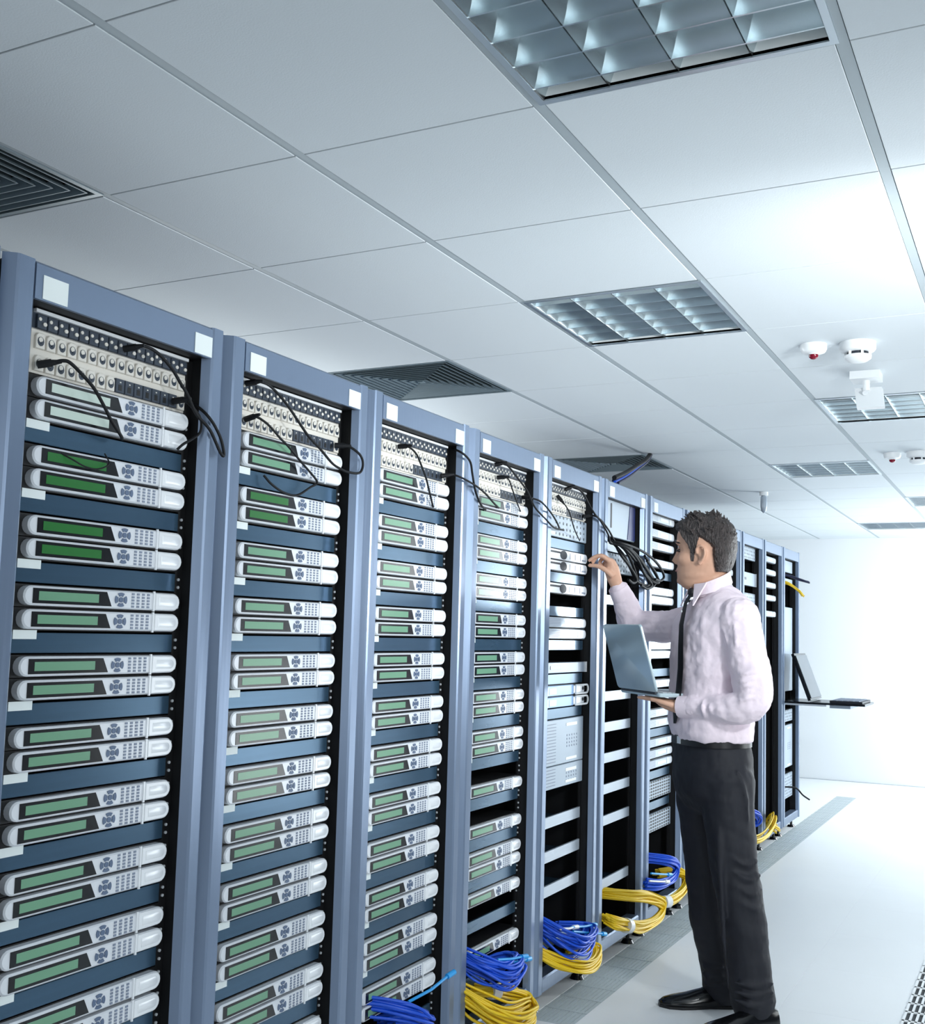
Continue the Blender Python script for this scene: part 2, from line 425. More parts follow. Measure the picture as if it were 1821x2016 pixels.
# ------------------------------------------------------------------ racks
RP, RH, NR, U, Z0 = 0.6, 2.038, 13, 0.0441, 1.817
def slot_z(s): return Z0-U*s
RD = 0.85
def post_profile(left):
    # plan outline (x, y) of a front corner post with bevelled outer edge
    if left: return [(-0.022, 0.002), (-0.003, 0.019), (0, 0.024), (0, 0.056), (-0.004, 0.061), (-0.022, 0.066)]
    return [(-0.022, 0.536), (-0.004, 0.546), (0, 0.551), (0, 0.578), (-0.003, 0.583), (-0.022, 0.598)]
rails = []
def make_rack():
    r = empty('server_rack')
    for left in (True, False):
        pp = post_profile(left)
        m = MB(); m.loft([[(x, y, 0.072) for x, y in pp], [(x, y, RH) for x, y in pp]])
        m.build('post', MT['frame'], r)
    for y0, y1 in ((0.003, 0.064), (0.5455, 0.597)):
        m = MB(); m.box((-0.0705, y0, 0.072), (-0.0222, y1, RH-0.013)); m.build('cable_channel', MT['frame_in'], r)
    m = MB(); m.loft([[(x, y, z) for x, z in ((-0.009, 1.966), (-0.001, 1.966), (-0.001, RH-0.006), (-0.006, RH-0.001), (-0.009, RH-0.001))] for y in (0.0615, 0.5455)])
    m.build('header_panel', MT['frame'], r)
    m = MB(); m.box((-0.0705, 0.065, 1.9668), (-0.0095, 0.545, RH-0.013)); m.build('header_shade_fill', MT['frame_in'], r)  # black box added to paint the shade under the header
    m = MB(); m.box((-RD, 0.004, RH-0.012), (-0.071, 0.596, RH)); m.build('top_panel', MT['frame'], r)
    m = MB(); m.loft([[(x, y, z) for x, z in ((-0.06, 0.073), (-0.004, 0.073), (-0.004, 0.118), (-0.009, 0.124), (-0.06, 0.124))] for y in (0.0665, 0.5355)])
    m.build('plinth', MT['frame'], r)
    for y in (0.004, 0.59):
        m = MB(); m.box((-RD, y, 0.072), (-0.071, y+0.006, RH-0.013)); m.build('side_panel', MT['frame_in'], r)
    m = MB(); m.box((-RD, 0.011, 0.072), (-RD+0.006, 0.589, RH-0.013)); m.build('back_panel', MT['frame_in'], r)
    m = MB(); m.box((-RD+0.01, 0.011, 0.072), (-0.071, 0.589, 0.08)); m.build('bottom_panel', MT['frame_in'], r)
    for y0, y1 in ((0.078, 0.1), (0.523, 0.545)):
        m = MB(); m.box((-0.062, y0, 0.126), (-0.055, y1, 1.964)); rl = m.build('mounting_rail', MT['rail'], r)
        if y0 > 0.3: rails.append(rl)
    for y in (0.075, 0.525):
        m = MB(); m.cyl((-0.052, y, 0), (-0.052, y, 0.014), 0.03, 16, 0, 0.022); m.cyl((-0.052, y, 0.014), (-0.052, y, 0.074), 0.009, 8)
        m.build('levelling_foot', MT['black'], r, 40)
    return r
rack_lb = ['server rack cut off by the left photo edge, only its post showing',
 'nearest full server rack, leftmost with all its front showing', 'second full server rack from the left, full of green-display units',
 'third full server rack from the left, full of green-display units', 'fourth full server rack, with dark empty slots low down and blue and yellow cables',
 'fifth full server rack with open shelves below and pale blue units at mid height', 'sixth server rack with white panel on top and bare dark shelves, beside the raised hand',
 'seventh server rack half hidden behind the man at face height', 'eighth server rack hidden mostly behind the head and back of the man',
 'ninth server rack just behind the collar of the man', 'tenth server rack right of the shirt, dark openings near its top',
 'eleventh server rack, second from the far end of the row', 'last server rack at the far end of the row with fold-out keyboard tray']
racks = []
rk0 = None
for k in range(NR):
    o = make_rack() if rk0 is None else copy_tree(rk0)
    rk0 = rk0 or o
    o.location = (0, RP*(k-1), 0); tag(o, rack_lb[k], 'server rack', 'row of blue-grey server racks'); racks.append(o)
# cage-nut screws down the visible right rails of the nearer racks
sm_ = MB().cyl((-0.056, 0, 0), (-0.052, 0, 0), 0.0033, 8)
sc0 = None
for k in range(1, 5):
    rl = [c for c in racks[k].children if c.name.startswith('mounting_rail') and len(c.data.vertices) == 8 and c.data.vertices[0].co.y > 0.3][0]
    for q in range(41):
        if k == 1 and q > 30: break
        for dz in ((0.011, -0.006) if q % 3 != 1 else (0.011,)):
            if sc0 is None: sc0 = sm_.build('rail_screw', MT['nut'], rl); o = sc0
            else: o = sc0.copy(); COL.objects.link(o); o.parent = rl
            o.location = (0, 0.5325, slot_z(q)-0.004+dz)
# paper labels on the headers
lab = MB().box((-0.0008, 0.078, 1.969), (0.0006, 0.136, 2.014)).build('paper_label', MT['sticker'], racks[1])
lab2 = MB().box((-0.0008, 0.489, 1.968), (0.0006, 0.544, 2.013)).build('paper_label', MT['sticker'], racks[1])
for k in range(2, 8):
    for l_ in ((lab, lab2) if k < 7 else (lab,)):
        c = l_.copy(); COL.objects.link(c); c.parent = racks[k]
# ------------------------------------------------------------------ equipment prototypes (origin: rack left edge, front plane, slot centre)
def chassis(root, m_='rail', h=0.0212, depth=0.5, y0=0.074, y1=0.522):
    MB().box((-0.053-depth, y0, -h), (-0.0525, y1, h)).build('chassis', MT[m_], root)
KEYS = [(0.381+0.0145*c, 0.0128-0.0064*r_) for c in range(4) for r_ in range(5)]
def make_control(scr='lcd', dummy=False):
    r = empty('control_unit'); chassis(r)
    st = stadium(0.108, 0.520, 0.0186, 9)
    MB().prism(st, -0.0525, -0.0345, 0, 0.003, 0.003).build('bezel', MT['silver'], r, 35)
    win = [(0.1275, -0.0142), (0.323, -0.0142), (0.309, 0.0142), (0.1275, 0.0142)]
    d = MB().prism(win, -0.0350, -0.0335).build('display', MT['black'], r)
    s = MB().prism([(0.141, -0.0085), (0.288, -0.0085), (0.288, 0.0085), (0.141, 0.0085)], -0.0336, -0.0330).build('screen', MT[scr], d)
    m = MB(); c0 = (0.3475, 0.0)
    for q in range(4):
        a0 = PI/4+q*PI/2+0.22; a1 = a0+PI/2-0.44
        po = [(c0[0]+0.0165*math.cos(a0+(a1-a0)*t/6), c0[1]+0.0145*math.sin(a0+(a1-a0)*t/6)) for t in range(7)]
        pi_ = [(c0[0]+0.0085*math.cos(a0+(a1-a0)*t/6), c0[1]+0.0075*math.sin(a0+(a1-a0)*t/6)) for t in range(7)]
        m.prism(po+pi_[::-1], -0.035, -0.0328)
    m.prism([(c0[0]+0.006*math.cos(2*PI*t/10), c0[1]+0.0055*math.sin(2*PI*t/10)) for t in range(10)], -0.035, -0.0326)
    m.build('navigation_pad', MT['pad'], r)
    m = MB()
    for y, z in KEYS: m.box((-0.035, y-0.0034, z-0.0021), (-0.0332, y+0.0034, z+0.0021))
    m.build('keypad', MT['key'], r)
    MB().box((-0.036, 0.4385, -0.0212), (-0.0322, 0.4425, 0.0212)).build('ridge', MT['silver2'], r)
    m = MB(); m.prism(stadium(0.4445, 0.5175, 0.0172, 8, left=False), -0.0350, -0.0322, 0, 0.002, 0.0015)
    m.prism(stadium(0.455, 0.508, 0.0095, 8, left=False), -0.0322, -0.0314, 0, 0.001, 0.0005)
    m.build('end_cover', MT['silver2'], r, 35)
    return r
def make_blank(with_tag=True):
    r = empty('blank_panel')
    MB().prism([(0.074, -0.0198), (0.519, -0.0198), (0.519, 0.0190), (0.074, 0.0190)], -0.056, -0.0500, 0, 0.0012, 0.0012).build('face_plate', MT['blank'], r)
    if with_tag: MB().box((-0.0502, 0.101, 0.0065), (-0.0492, 0.155, 0.0235)).build('paper_tag', MT['sticker'], r)
    return r
def port_mesh(kind):
    m = MB()
    if kind == 'round':       # cream housing with a dark ring socket and a latch
        m.prism([(-0.0108, -0.0150), (0.0108, -0.0150), (0.0108, 0.009), (0.006, 0.0150), (-0.006, 0.0150), (-0.0108, 0.009)], -0.053, -0.0455, 0, 0.0012, 0.0012)
        m.prism([(0.0078*math.cos(2*PI*t/12), -0.001+0.0092*math.sin(2*PI*t/12)) for t in range(12)], -0.0455, -0.0450, 1)
        m.prism([(0.0048*math.cos(2*PI*t/10)-0.001, 0.002+0.0050*math.sin(2*PI*t/10)) for t in range(10)], -0.0450, -0.0438, 0)
        m.prism([(0.0018*math.cos(2*PI*t/8)+0.001, -0.0035+0.0022*math.sin(2*PI*t/8)) for t in range(8)], -0.0438, -0.0432, 1)
    elif kind == 'pair':      # dark block with two bright contacts
        m.prism([(-0.0115, -0.0135), (0.0115, -0.0135), (0.0115, 0.0135), (-0.0115, 0.0135)], -0.053, -0.0465, 1, 0.0012, 0.0012)
        m.prism([(-0.0065+0.0036*math.cos(2*PI*t/8), 0.004+0.0036*math.sin(2*PI*t/8)) for t in range(8)], -0.0465, -0.0445, 0)
        m.prism([(0.0055+0.0046*math.cos(2*PI*t/8), -0.004+0.0040*math.sin(2*PI*t/8)) for t in range(8)], -0.0465, -0.0445, 0)
    else:                     # grey empty block
        m.prism([(-0.0118, -0.0145), (0.0118, -0.0145), (0.0118, 0.0145), (-0.0118, 0.0145)], -0.053, -0.0455, 1, 0.0012, 0.0012)
        m.box((-0.0456, -0.005, -0.010), (-0.0450, 0.004, 0.002), 2)
        m.box((-0.0456, -0.002, 0.006), (-0.0448, 0.0015, 0.0085), 0)
    return m
pm = {}
def port(kind, parent, y, z):
    if kind not in pm:
        o = port_mesh(kind).build('port', [MT['cream'], MT['portgrey'], MT['rail']], parent); pm[kind] = o
    else:
        o = pm[kind].copy(); COL.objects.link(o); o.parent = parent
    o.location = (0, y, z)
def make_patch(row):
    r = empty('network_patch_bay')
    if row == 0:
        MB().box((-0.35, 0.076, -0.0195), (-0.0525, 0.52, 0.0195)).build('face_plate', MT['portgrey'], r)
        MB().prism([(0.104, 0.0125), (0.521, 0.0125), (0.521, 0.0195), (0.104, 0.0195)], -0.053, -0.044, 0, 0.001, 0.001).build('bright_strip', MT['silver2'], r)
        for k in range(16): port('pair', r, 0.121+0.0257*k, -0.0035)
    else:
        MB().box((-0.35, 0.076, -0.0215), (-0.0525, 0.52, 0.0215)).build('face_plate', MT['cream'], r)
        for k in range(16):
            kind = 'round' if row == 1 or k < 8 or k == 15 else 'block'
            port(kind, r, 0.119+0.0257*k, -0.002)
    return r
def make_plain():
    """silver server with rounded right end and bright window"""
    r = empty('server_unit'); chassis(r)
    MB().prism(stadium(0.095, 0.520, 0.0195, 8, left=False), -0.0525, -0.036, 0, 0.003, 0.003).build('bezel', MT['steel'], r, 35)
    MB().prism(stadium(0.285, 0.415, 0.0075, 6), -0.0365, -0.0350).build('light_window', MT['white'], r)
    m = MB()
    for k in range(5): m.box((-0.0362, 0.11, -0.013+0.006*k), (-0.0355, 0.25, -0.0105+0.006*k))
    m.build('vent_slots', MT['key'], r)
    MB().prism(stadium(0.43, 0.512, 0.0155, 8, left=False), -0.0365, -0.0345, 0, 0.001, 0.001).build('end_cover', MT['silver2'], r, 35)
    return r
def make_dial():
    """silver unit with dark round dial"""
    r = empty('dial_unit'); chassis(r)
    MB().prism(stadium(0.09, 0.520, 0.0195, 8, left=False, right=True), -0.0525, -0.036, 0, 0.002, 0.002).build('bezel', MT['silver'], r, 35)
    m = MB(); m.box((-0.0364, 0.10, 0.004), (-0.0352, 0.235, 0.0115)); m.build('slot', MT['dark'], r)
    m = MB(); m.prism([(0.265+0.032*math.cos(2*PI*t/16), 0.0175*math.sin(2*PI*t/16)) for t in range(16)], -0.0362, -0.0335); m.build('dial', MT['dark'], r, 40)
    m = MB()
    for k in range(3): m.box((-0.0363, 0.33+0.055*k, -0.012), (-0.0352, 0.335+0.055*k, 0.012))
    m.box((-0.0363, 0.46, -0.012), (-0.0350, 0.50, -0.005)); m.build('trim_lines', MT['key'], r)
    return r
def make_ring():
    """pale blue unit with white ring handle"""
    r = empty('pale_blue_unit'); chassis(r)
    MB().prism([(0.088, -0.0195), (0.40, -0.0195), (0.40, 0.0195), (0.088, 0.0195)], -0.0525, -0.038, 0, 0.002, 0.002).build('bezel', MT['paleblue'], r)
    MB().box((-0.0384, 0.09, -0.016), (-0.0372, 0.15, 0.013)).build('left_window', MT['white'], r)
    MB().box((-0.0384, 0.16, -0.012), (-0.0370, 0.225, 0.010)).build('middle_window', MT['silver'], r)
    ring = [(-0.03, y, z) for y, z in stadium(0.405, 0.535, 0.0165, 7, left=False)]
    m = MB(); m.tube(ring+[ring[0]], 0.0042, 8); m.build('ring_handle', MT['white'], r, 60)
    m = MB(); m.box((-0.0525, 0.40, -0.0165), (-0.037, 0.51, 0.0165)); m.build('end_block', MT['silver'], r)
    m = MB(); m.cyl((-0.037, 0.495, 0.002), (-0.034, 0.495, 0.002), 0.007, 12); m.build('lock', MT['black'], r, 40)
    return r
def make_box(nu, style='vents'):
    h = U*nu/2-0.0012
    r = empty('server_unit'); chassis(r, 'rail', h)
    MB().prism([(0.078, -h), (0.519, -h), (0.519, h), (0.078, h)], -0.0525, -0.042, 0, 0.003, 0.003).build('bezel', MT['greybox'], r)
    m = MB()
    if style == 'vents':
        n = int(h*2/0.012)
        for k in range(1, n):
            m.box((-0.0425, 0.10, -h+0.012*k), (-0.0414, 0.24, -h+0.012*k+0.003))
        m.build('vent_slots', MT['key'], r)
        MB().box((-0.0425, 0.34, h-0.03), (-0.0405, 0.45, h-0.018)).build('bright_tab', MT['white'], r); MB().box((-0.0425, 0.34, -h+0.012), (-0.0405, 0.45, -h+0.022)).build('bright_tab', MT['white'], r)
        m = MB()
        for a in range(5):
            for c in range(4): m.cyl((-0.043, 0.35+0.025*a, -0.012+0.014*c-0.01), (-0.0412, 0.35+0.025*a, -0.012+0.014*c-0.01), 0.004, 8)
        m.build('port_holes', MT['key'], r)
    elif style == 'dots':
        for a in range(9):
            for c in range(int(nu*2)): m.cyl((-0.043, 0.20+0.036*a, -h+0.014+0.022*c), (-0.0412, 0.20+0.036*a, -h+0.014+0.022*c), 0.0062 if (a+c) % 3 else 0.004, 8)
        m.build('port_holes', MT['portgrey'], r)
        MB().box((-0.0425, 0.095, -h+0.008), (-0.0405, 0.19, -h+0.02)).build('bright_tab', MT['white'], r)
    elif style == 'hole':
        m.box((-0.0428, 0.17, -0.007), (-0.0405, 0.275, 0.008)); m.build('opening', MT['black'], r)
        MB().box((-0.05, 0.5195, -h), (-0.036, 0.535, h)).build('side_grip', MT['silver2'], r)
    elif style == 'slit':
        m.box((-0.0428, 0.20, -h*0.55), (-0.0408, 0.216, h*0.7)); m.build('slit', MT['dark'], r)
        MB().prism([(0.42, -h*0.95), (0.518, -h*0.95), (0.518, h*0.95), (0.45, h*0.9)], -0.0422, -0.0395).build('navy_side', mat_navy, r)
    elif style == 'mesh':
        for a in range(12):
            for c in range(int(nu*3)): m.box((-0.0428, 0.10+0.034*a, -h+0.004+0.0145*c), (-0.0412, 0.122+0.034*a, -h+0.0125+0.0145*c))
        m.build('mesh_holes', MT['rail'], r)
    return r
mat_navy = mat('navy_plastic', (44, 54, 110), 0.4)
def make_shelf():
    r = empty('rack_shelf')
    MB().prism([(0.076, -0.021), (0.519, -0.021), (0.519, 0.021), (0.076, 0.021)], -0.058, -0.05, 0, 0.001, 0.001).build('front_bar', MT['steel'], r)
    MB().box((-0.6, 0.076, -0.021), (-0.0585, 0.519, -0.0185)).build('tray', MT['blank'], r)
    return r
# ------------------------------------------------------------------ fill the racks
RN = ['', 'leftmost full rack', 'second full rack', 'third full rack', 'fourth full rack', 'fifth full rack', 'sixth rack by the hand', 'seventh rack behind the man',
      'eighth rack', 'ninth rack', 'tenth rack', 'eleventh rack', 'last far rack']
protos = {}
def place(kind, rack, s, label, cat, group, **kw):
    key = kind+str(sorted(kw.items()))
    fn = dict(control=make_control, blank=make_blank, patch=make_patch, plain=make_plain, dial=make_dial, ring=make_ring, box=make_box, shelf=make_shelf)[kind]
    if key not in protos: o = protos[key] = fn(**kw)
    else: o = copy_tree(protos[key])
    o.location = (0, RP*(rack-1), slot_z(s)); tag(o, label, cat, group)
    return o
def pair(rack, i, scr=('lcd', 'lcd'), which=(0, 1)):
    for j in which:
        col = {'lcd': 'green', 'lcd_no_glare': 'deep green', 'lcd_glare': 'pale'}[scr[j]]
        place('control', rack, 3*i+j, 'silver unit with %s display, %s of %s pair from top, %s' % (col, 'lower' if j else 'upper', ORD[i+1], RN[rack]), 'rack unit', 'silver display units in the racks', scr=scr[j])
def blank(rack, s, lbl, tagged=True):
    place('blank', rack, s, lbl, 'blank panel', 'blue-grey blank panels in the racks', with_tag=tagged)
for rk in (1, 2, 3, 4, 5):
    for row, (z, d) in enumerate(((1.9445, 'top dark patch panel with bright strip'), (1.9055, 'middle patch panel of cream round ports'), (1.8625, 'lower patch panel of cream and grey ports'))):
        place('patch', rk, (Z0-z)/U, '%s at the head of the %s' % (d, RN[rk]), 'patch panel', 'patch panels at the rack tops', row=row)
for rk, npair in ((1, 11), (2, 12), (3, 12)):
    for i in range(npair):
        if rk == 1: sc = 'lcd_glare' if i == 0 else 'lcd_no_glare' if i in (1, 2) else 'lcd'
        elif rk == 2: sc = 'lcd_no_glare' if i == 1 else 'lcd'
        else: sc = 'lcd'
        pair(rk, i, (sc, sc))
        if rk == 3 and i == npair-1: continue
        blank(rk, 3*i+2, 'glossy blue-grey blank panel with white tag, under %s pair of %s' % (ORD[i+1], RN[rk]))
blank(3, 36.2, 'lowest plain blue-grey panel of third full rack, just above its blue cables', False)
# fourth rack
for i in range(7):
    pair(4, i, ('lcd', 'lcd'))
    blank(4, 3*i+2, 'glossy blue-grey panel under %s unit pair of the fourth full rack' % ORD[i+1])
for s, nm in ((22, 'single silver display unit below the first dark gap of fourth rack'), (25, 'single silver display unit between second gap and panel of fourth rack'),
              (27, 'upper unit of the lowest display pair in the fourth full rack'), (28, 'lower unit of the lowest display pair in the fourth full rack'),
              (30, 'single silver display unit above the third dark gap of fourth rack'), (34, 'lowest silver display unit of fourth rack, right above the blue cables')):
    place('control', 4, s, nm, 'rack unit', 'silver display units in the racks', scr='lcd')
for s, nm in ((23, 'panel just under the single unit at knee height of fourth rack'), (26, 'panel above the lowest display pair of the fourth full rack'),
              (29, 'panel under the lowest display pair of the fourth full rack'), (32, 'panel between two dark empty slots low in fourth rack'), (36, 'bottom panel of fourth rack behind the blue cables')):
    blank(4, s, 'blue-grey '+nm, False)
# fifth rack
place('box', 5, 0.5, 'pale grey box dotted with ports under the patch panels of fifth rack', 'server', 'grey servers', nu=2, style='dots')
for s, a in ((3, 'upper'), (4, 'middle'), (6, 'lowest')):
    place('dial', 5, s, 'silver unit with dark round dial, %s of three, in fifth full rack' % a, 'rack unit', 'dial units', )
for s, a in ((2, 'under the dotted port box'), (5, 'between the dial units'), (8, 'under the first black slot'), (11, 'below the two bright-window servers'), (14, 'just above the pale blue units'), (17, 'just below the pale blue units')):
    blank(5, s, 'blue-grey blank panel %s of fifth full rack' % a, False)
for s, a in ((9, 'upper'), (10, 'lower')):
    place('plain', 5, s, 'silver server with bright white window, %s of two in fifth rack' % a, 'server', 'bright-window servers')
place('box', 5, 13, 'light grey panel with small black opening at chest height, fifth rack', 'server', 'grey servers', nu=1, style='hole')
for s, a in ((15, 'upper'), (16, 'lower')):
    place('ring', 5, s, 'pale blue unit with white ring handle, %s of two in fifth rack' % a, 'rack unit', 'pale blue units')
place('box', 5, 19.5, 'tall grey server with vents and white tabs under pale blue units', 'server', 'grey servers', nu=4, style='vents')
place('box', 5, 22.5, 'smaller grey server under the tall grey one in fifth rack', 'server', 'grey servers', nu=2, style='vents')
for s, a in ((26.3, 'top'), (29.2, 'middle'), (32.1, 'bottom')):
    place('shelf', 5, s, 'steel rack shelf with dark gap above, %s of three in fifth rack' % a, 'rack shelf', 'steel rack shelves')
blank(5, 36.5, 'thin lower panel of fifth rack behind the blue cable bundle', False)
# sixth rack
place('box', 6, -1.75, 'tall white panel with narrow black slit at the top of sixth rack', 'server', 'grey servers', nu=4, style='slit')
place('box', 6, 2.8, 'grey server behind the raised hand in sixth rack', 'server', 'grey servers', nu=2, style='dots')
place('shelf', 6, 1.2, 'pale shelf under the slit panel, behind the black cable bundle', 'rack shelf', 'steel rack shelves')
place('shelf', 6, 6.5, 'pale shelf beside the shirt cuff of the raised arm, sixth rack', 'rack shelf', 'steel rack shelves')
for q, s in enumerate((16, 19, 22, 25, 28, 34)):
    place('shelf', 6, s, 'pale rack shelf over a black gap in sixth rack, %s below the laptop' % ORD[q+1], 'rack shelf', 'steel rack shelves')
# seventh rack
n = 0
for s in (-3.1, -1.4, 0, 1.9, 3.2, 5, 6, 8, 9, 11, 12, 14, 15.2, 16.6, 18.4, 19.5, 21.6, 22.8, 23.9):
    n += 1
    if s in (3.2, 8, 14, 20.6):
        blank(7, s, 'blue-grey panel among silver servers of seventh rack, %s from top' % {3.2: 'first', 8: 'second', 14: 'third'}[s], False)
    else:
        place('plain', 7, s, 'silver server with rounded end in seventh rack, number %s from its top' % (ORD[n] if n < 15 else {15: 'fifteen', 16: 'sixteen', 17: 'seventeen', 18: 'eighteen', 19: 'nineteen'}[n]), 'server', 'servers of the seventh rack')
for s, a in ((20.55, 'above the lower servers'), (25.1, 'above the open meshes'), (28.4, 'between the two meshes')):
    blank(7, s, 'blue-grey panel %s, low in seventh rack' % a, False)
for s, a in ((26.7, 'upper'), (30.2, 'lower')):
    place('box', 7, s, 'dark perforated panel, %s of two at knee height in seventh rack' % a, 'server', 'perforated panels', nu=2, style='mesh')
# eighth to last rack
for rk in (8, 9):
    for q, s in enumerate((-3, -1, 1, 3, 5, 7, 10, 13, 16, 19)):
        place('plain', rk, s, 'silver server of the %s behind the man, %s from the top' % (RN[rk], ORD[q+1]), 'server', 'servers of the racks behind the man')
for q, (s, nu) in enumerate(((-2.5, 2), (1.3, 2), (4.3, 2))):
    place('box', 10, s, 'pale box, %s from the top in the tenth rack' % ORD[q+1], 'server', 'grey servers', nu=nu, style='hole' if q == 1 else 'dots')
for q, s in enumerate((17, 20)):
    place('plain', 10, s, 'silver server peeping out behind the shirt, %s one in tenth rack' % ('upper' if q == 0 else 'lower'), 'server', 'servers of the tenth rack')
for q, s in enumerate((-2.5, -0.5, 1.5, 3.5, 6)):
    place('plain', 11, s, 'bluish server near the top of eleventh rack, %s down' % ORD[q+1], 'server', 'servers of the eleventh rack')
place('box', 12, -2.3, 'top pale server of the last far rack', 'server', 'grey servers', nu=2, style='slit2')
place('box', 12, 0.2, 'second pale server of the last far rack, above the yellow cable', 'server', 'grey servers', nu=1, style='slit2')
place('box', 12, 11.5, 'tall plain grey panel above the keyboard tray in last far rack', 'server', 'grey servers', nu=14, style='slit2')
place('box', 12, 22.5, 'grey server just under the keyboard tray in last far rack', 'server', 'grey servers', nu=2, style='dots')
place('box', 12, 27.5, 'tall grey server at knee height in the last far rack', 'server', 'grey servers', nu=7, style='vents')
place('box', 12, 34, 'lowest grey server of the last far rack', 'server', 'grey servers', nu=4, style='dots')
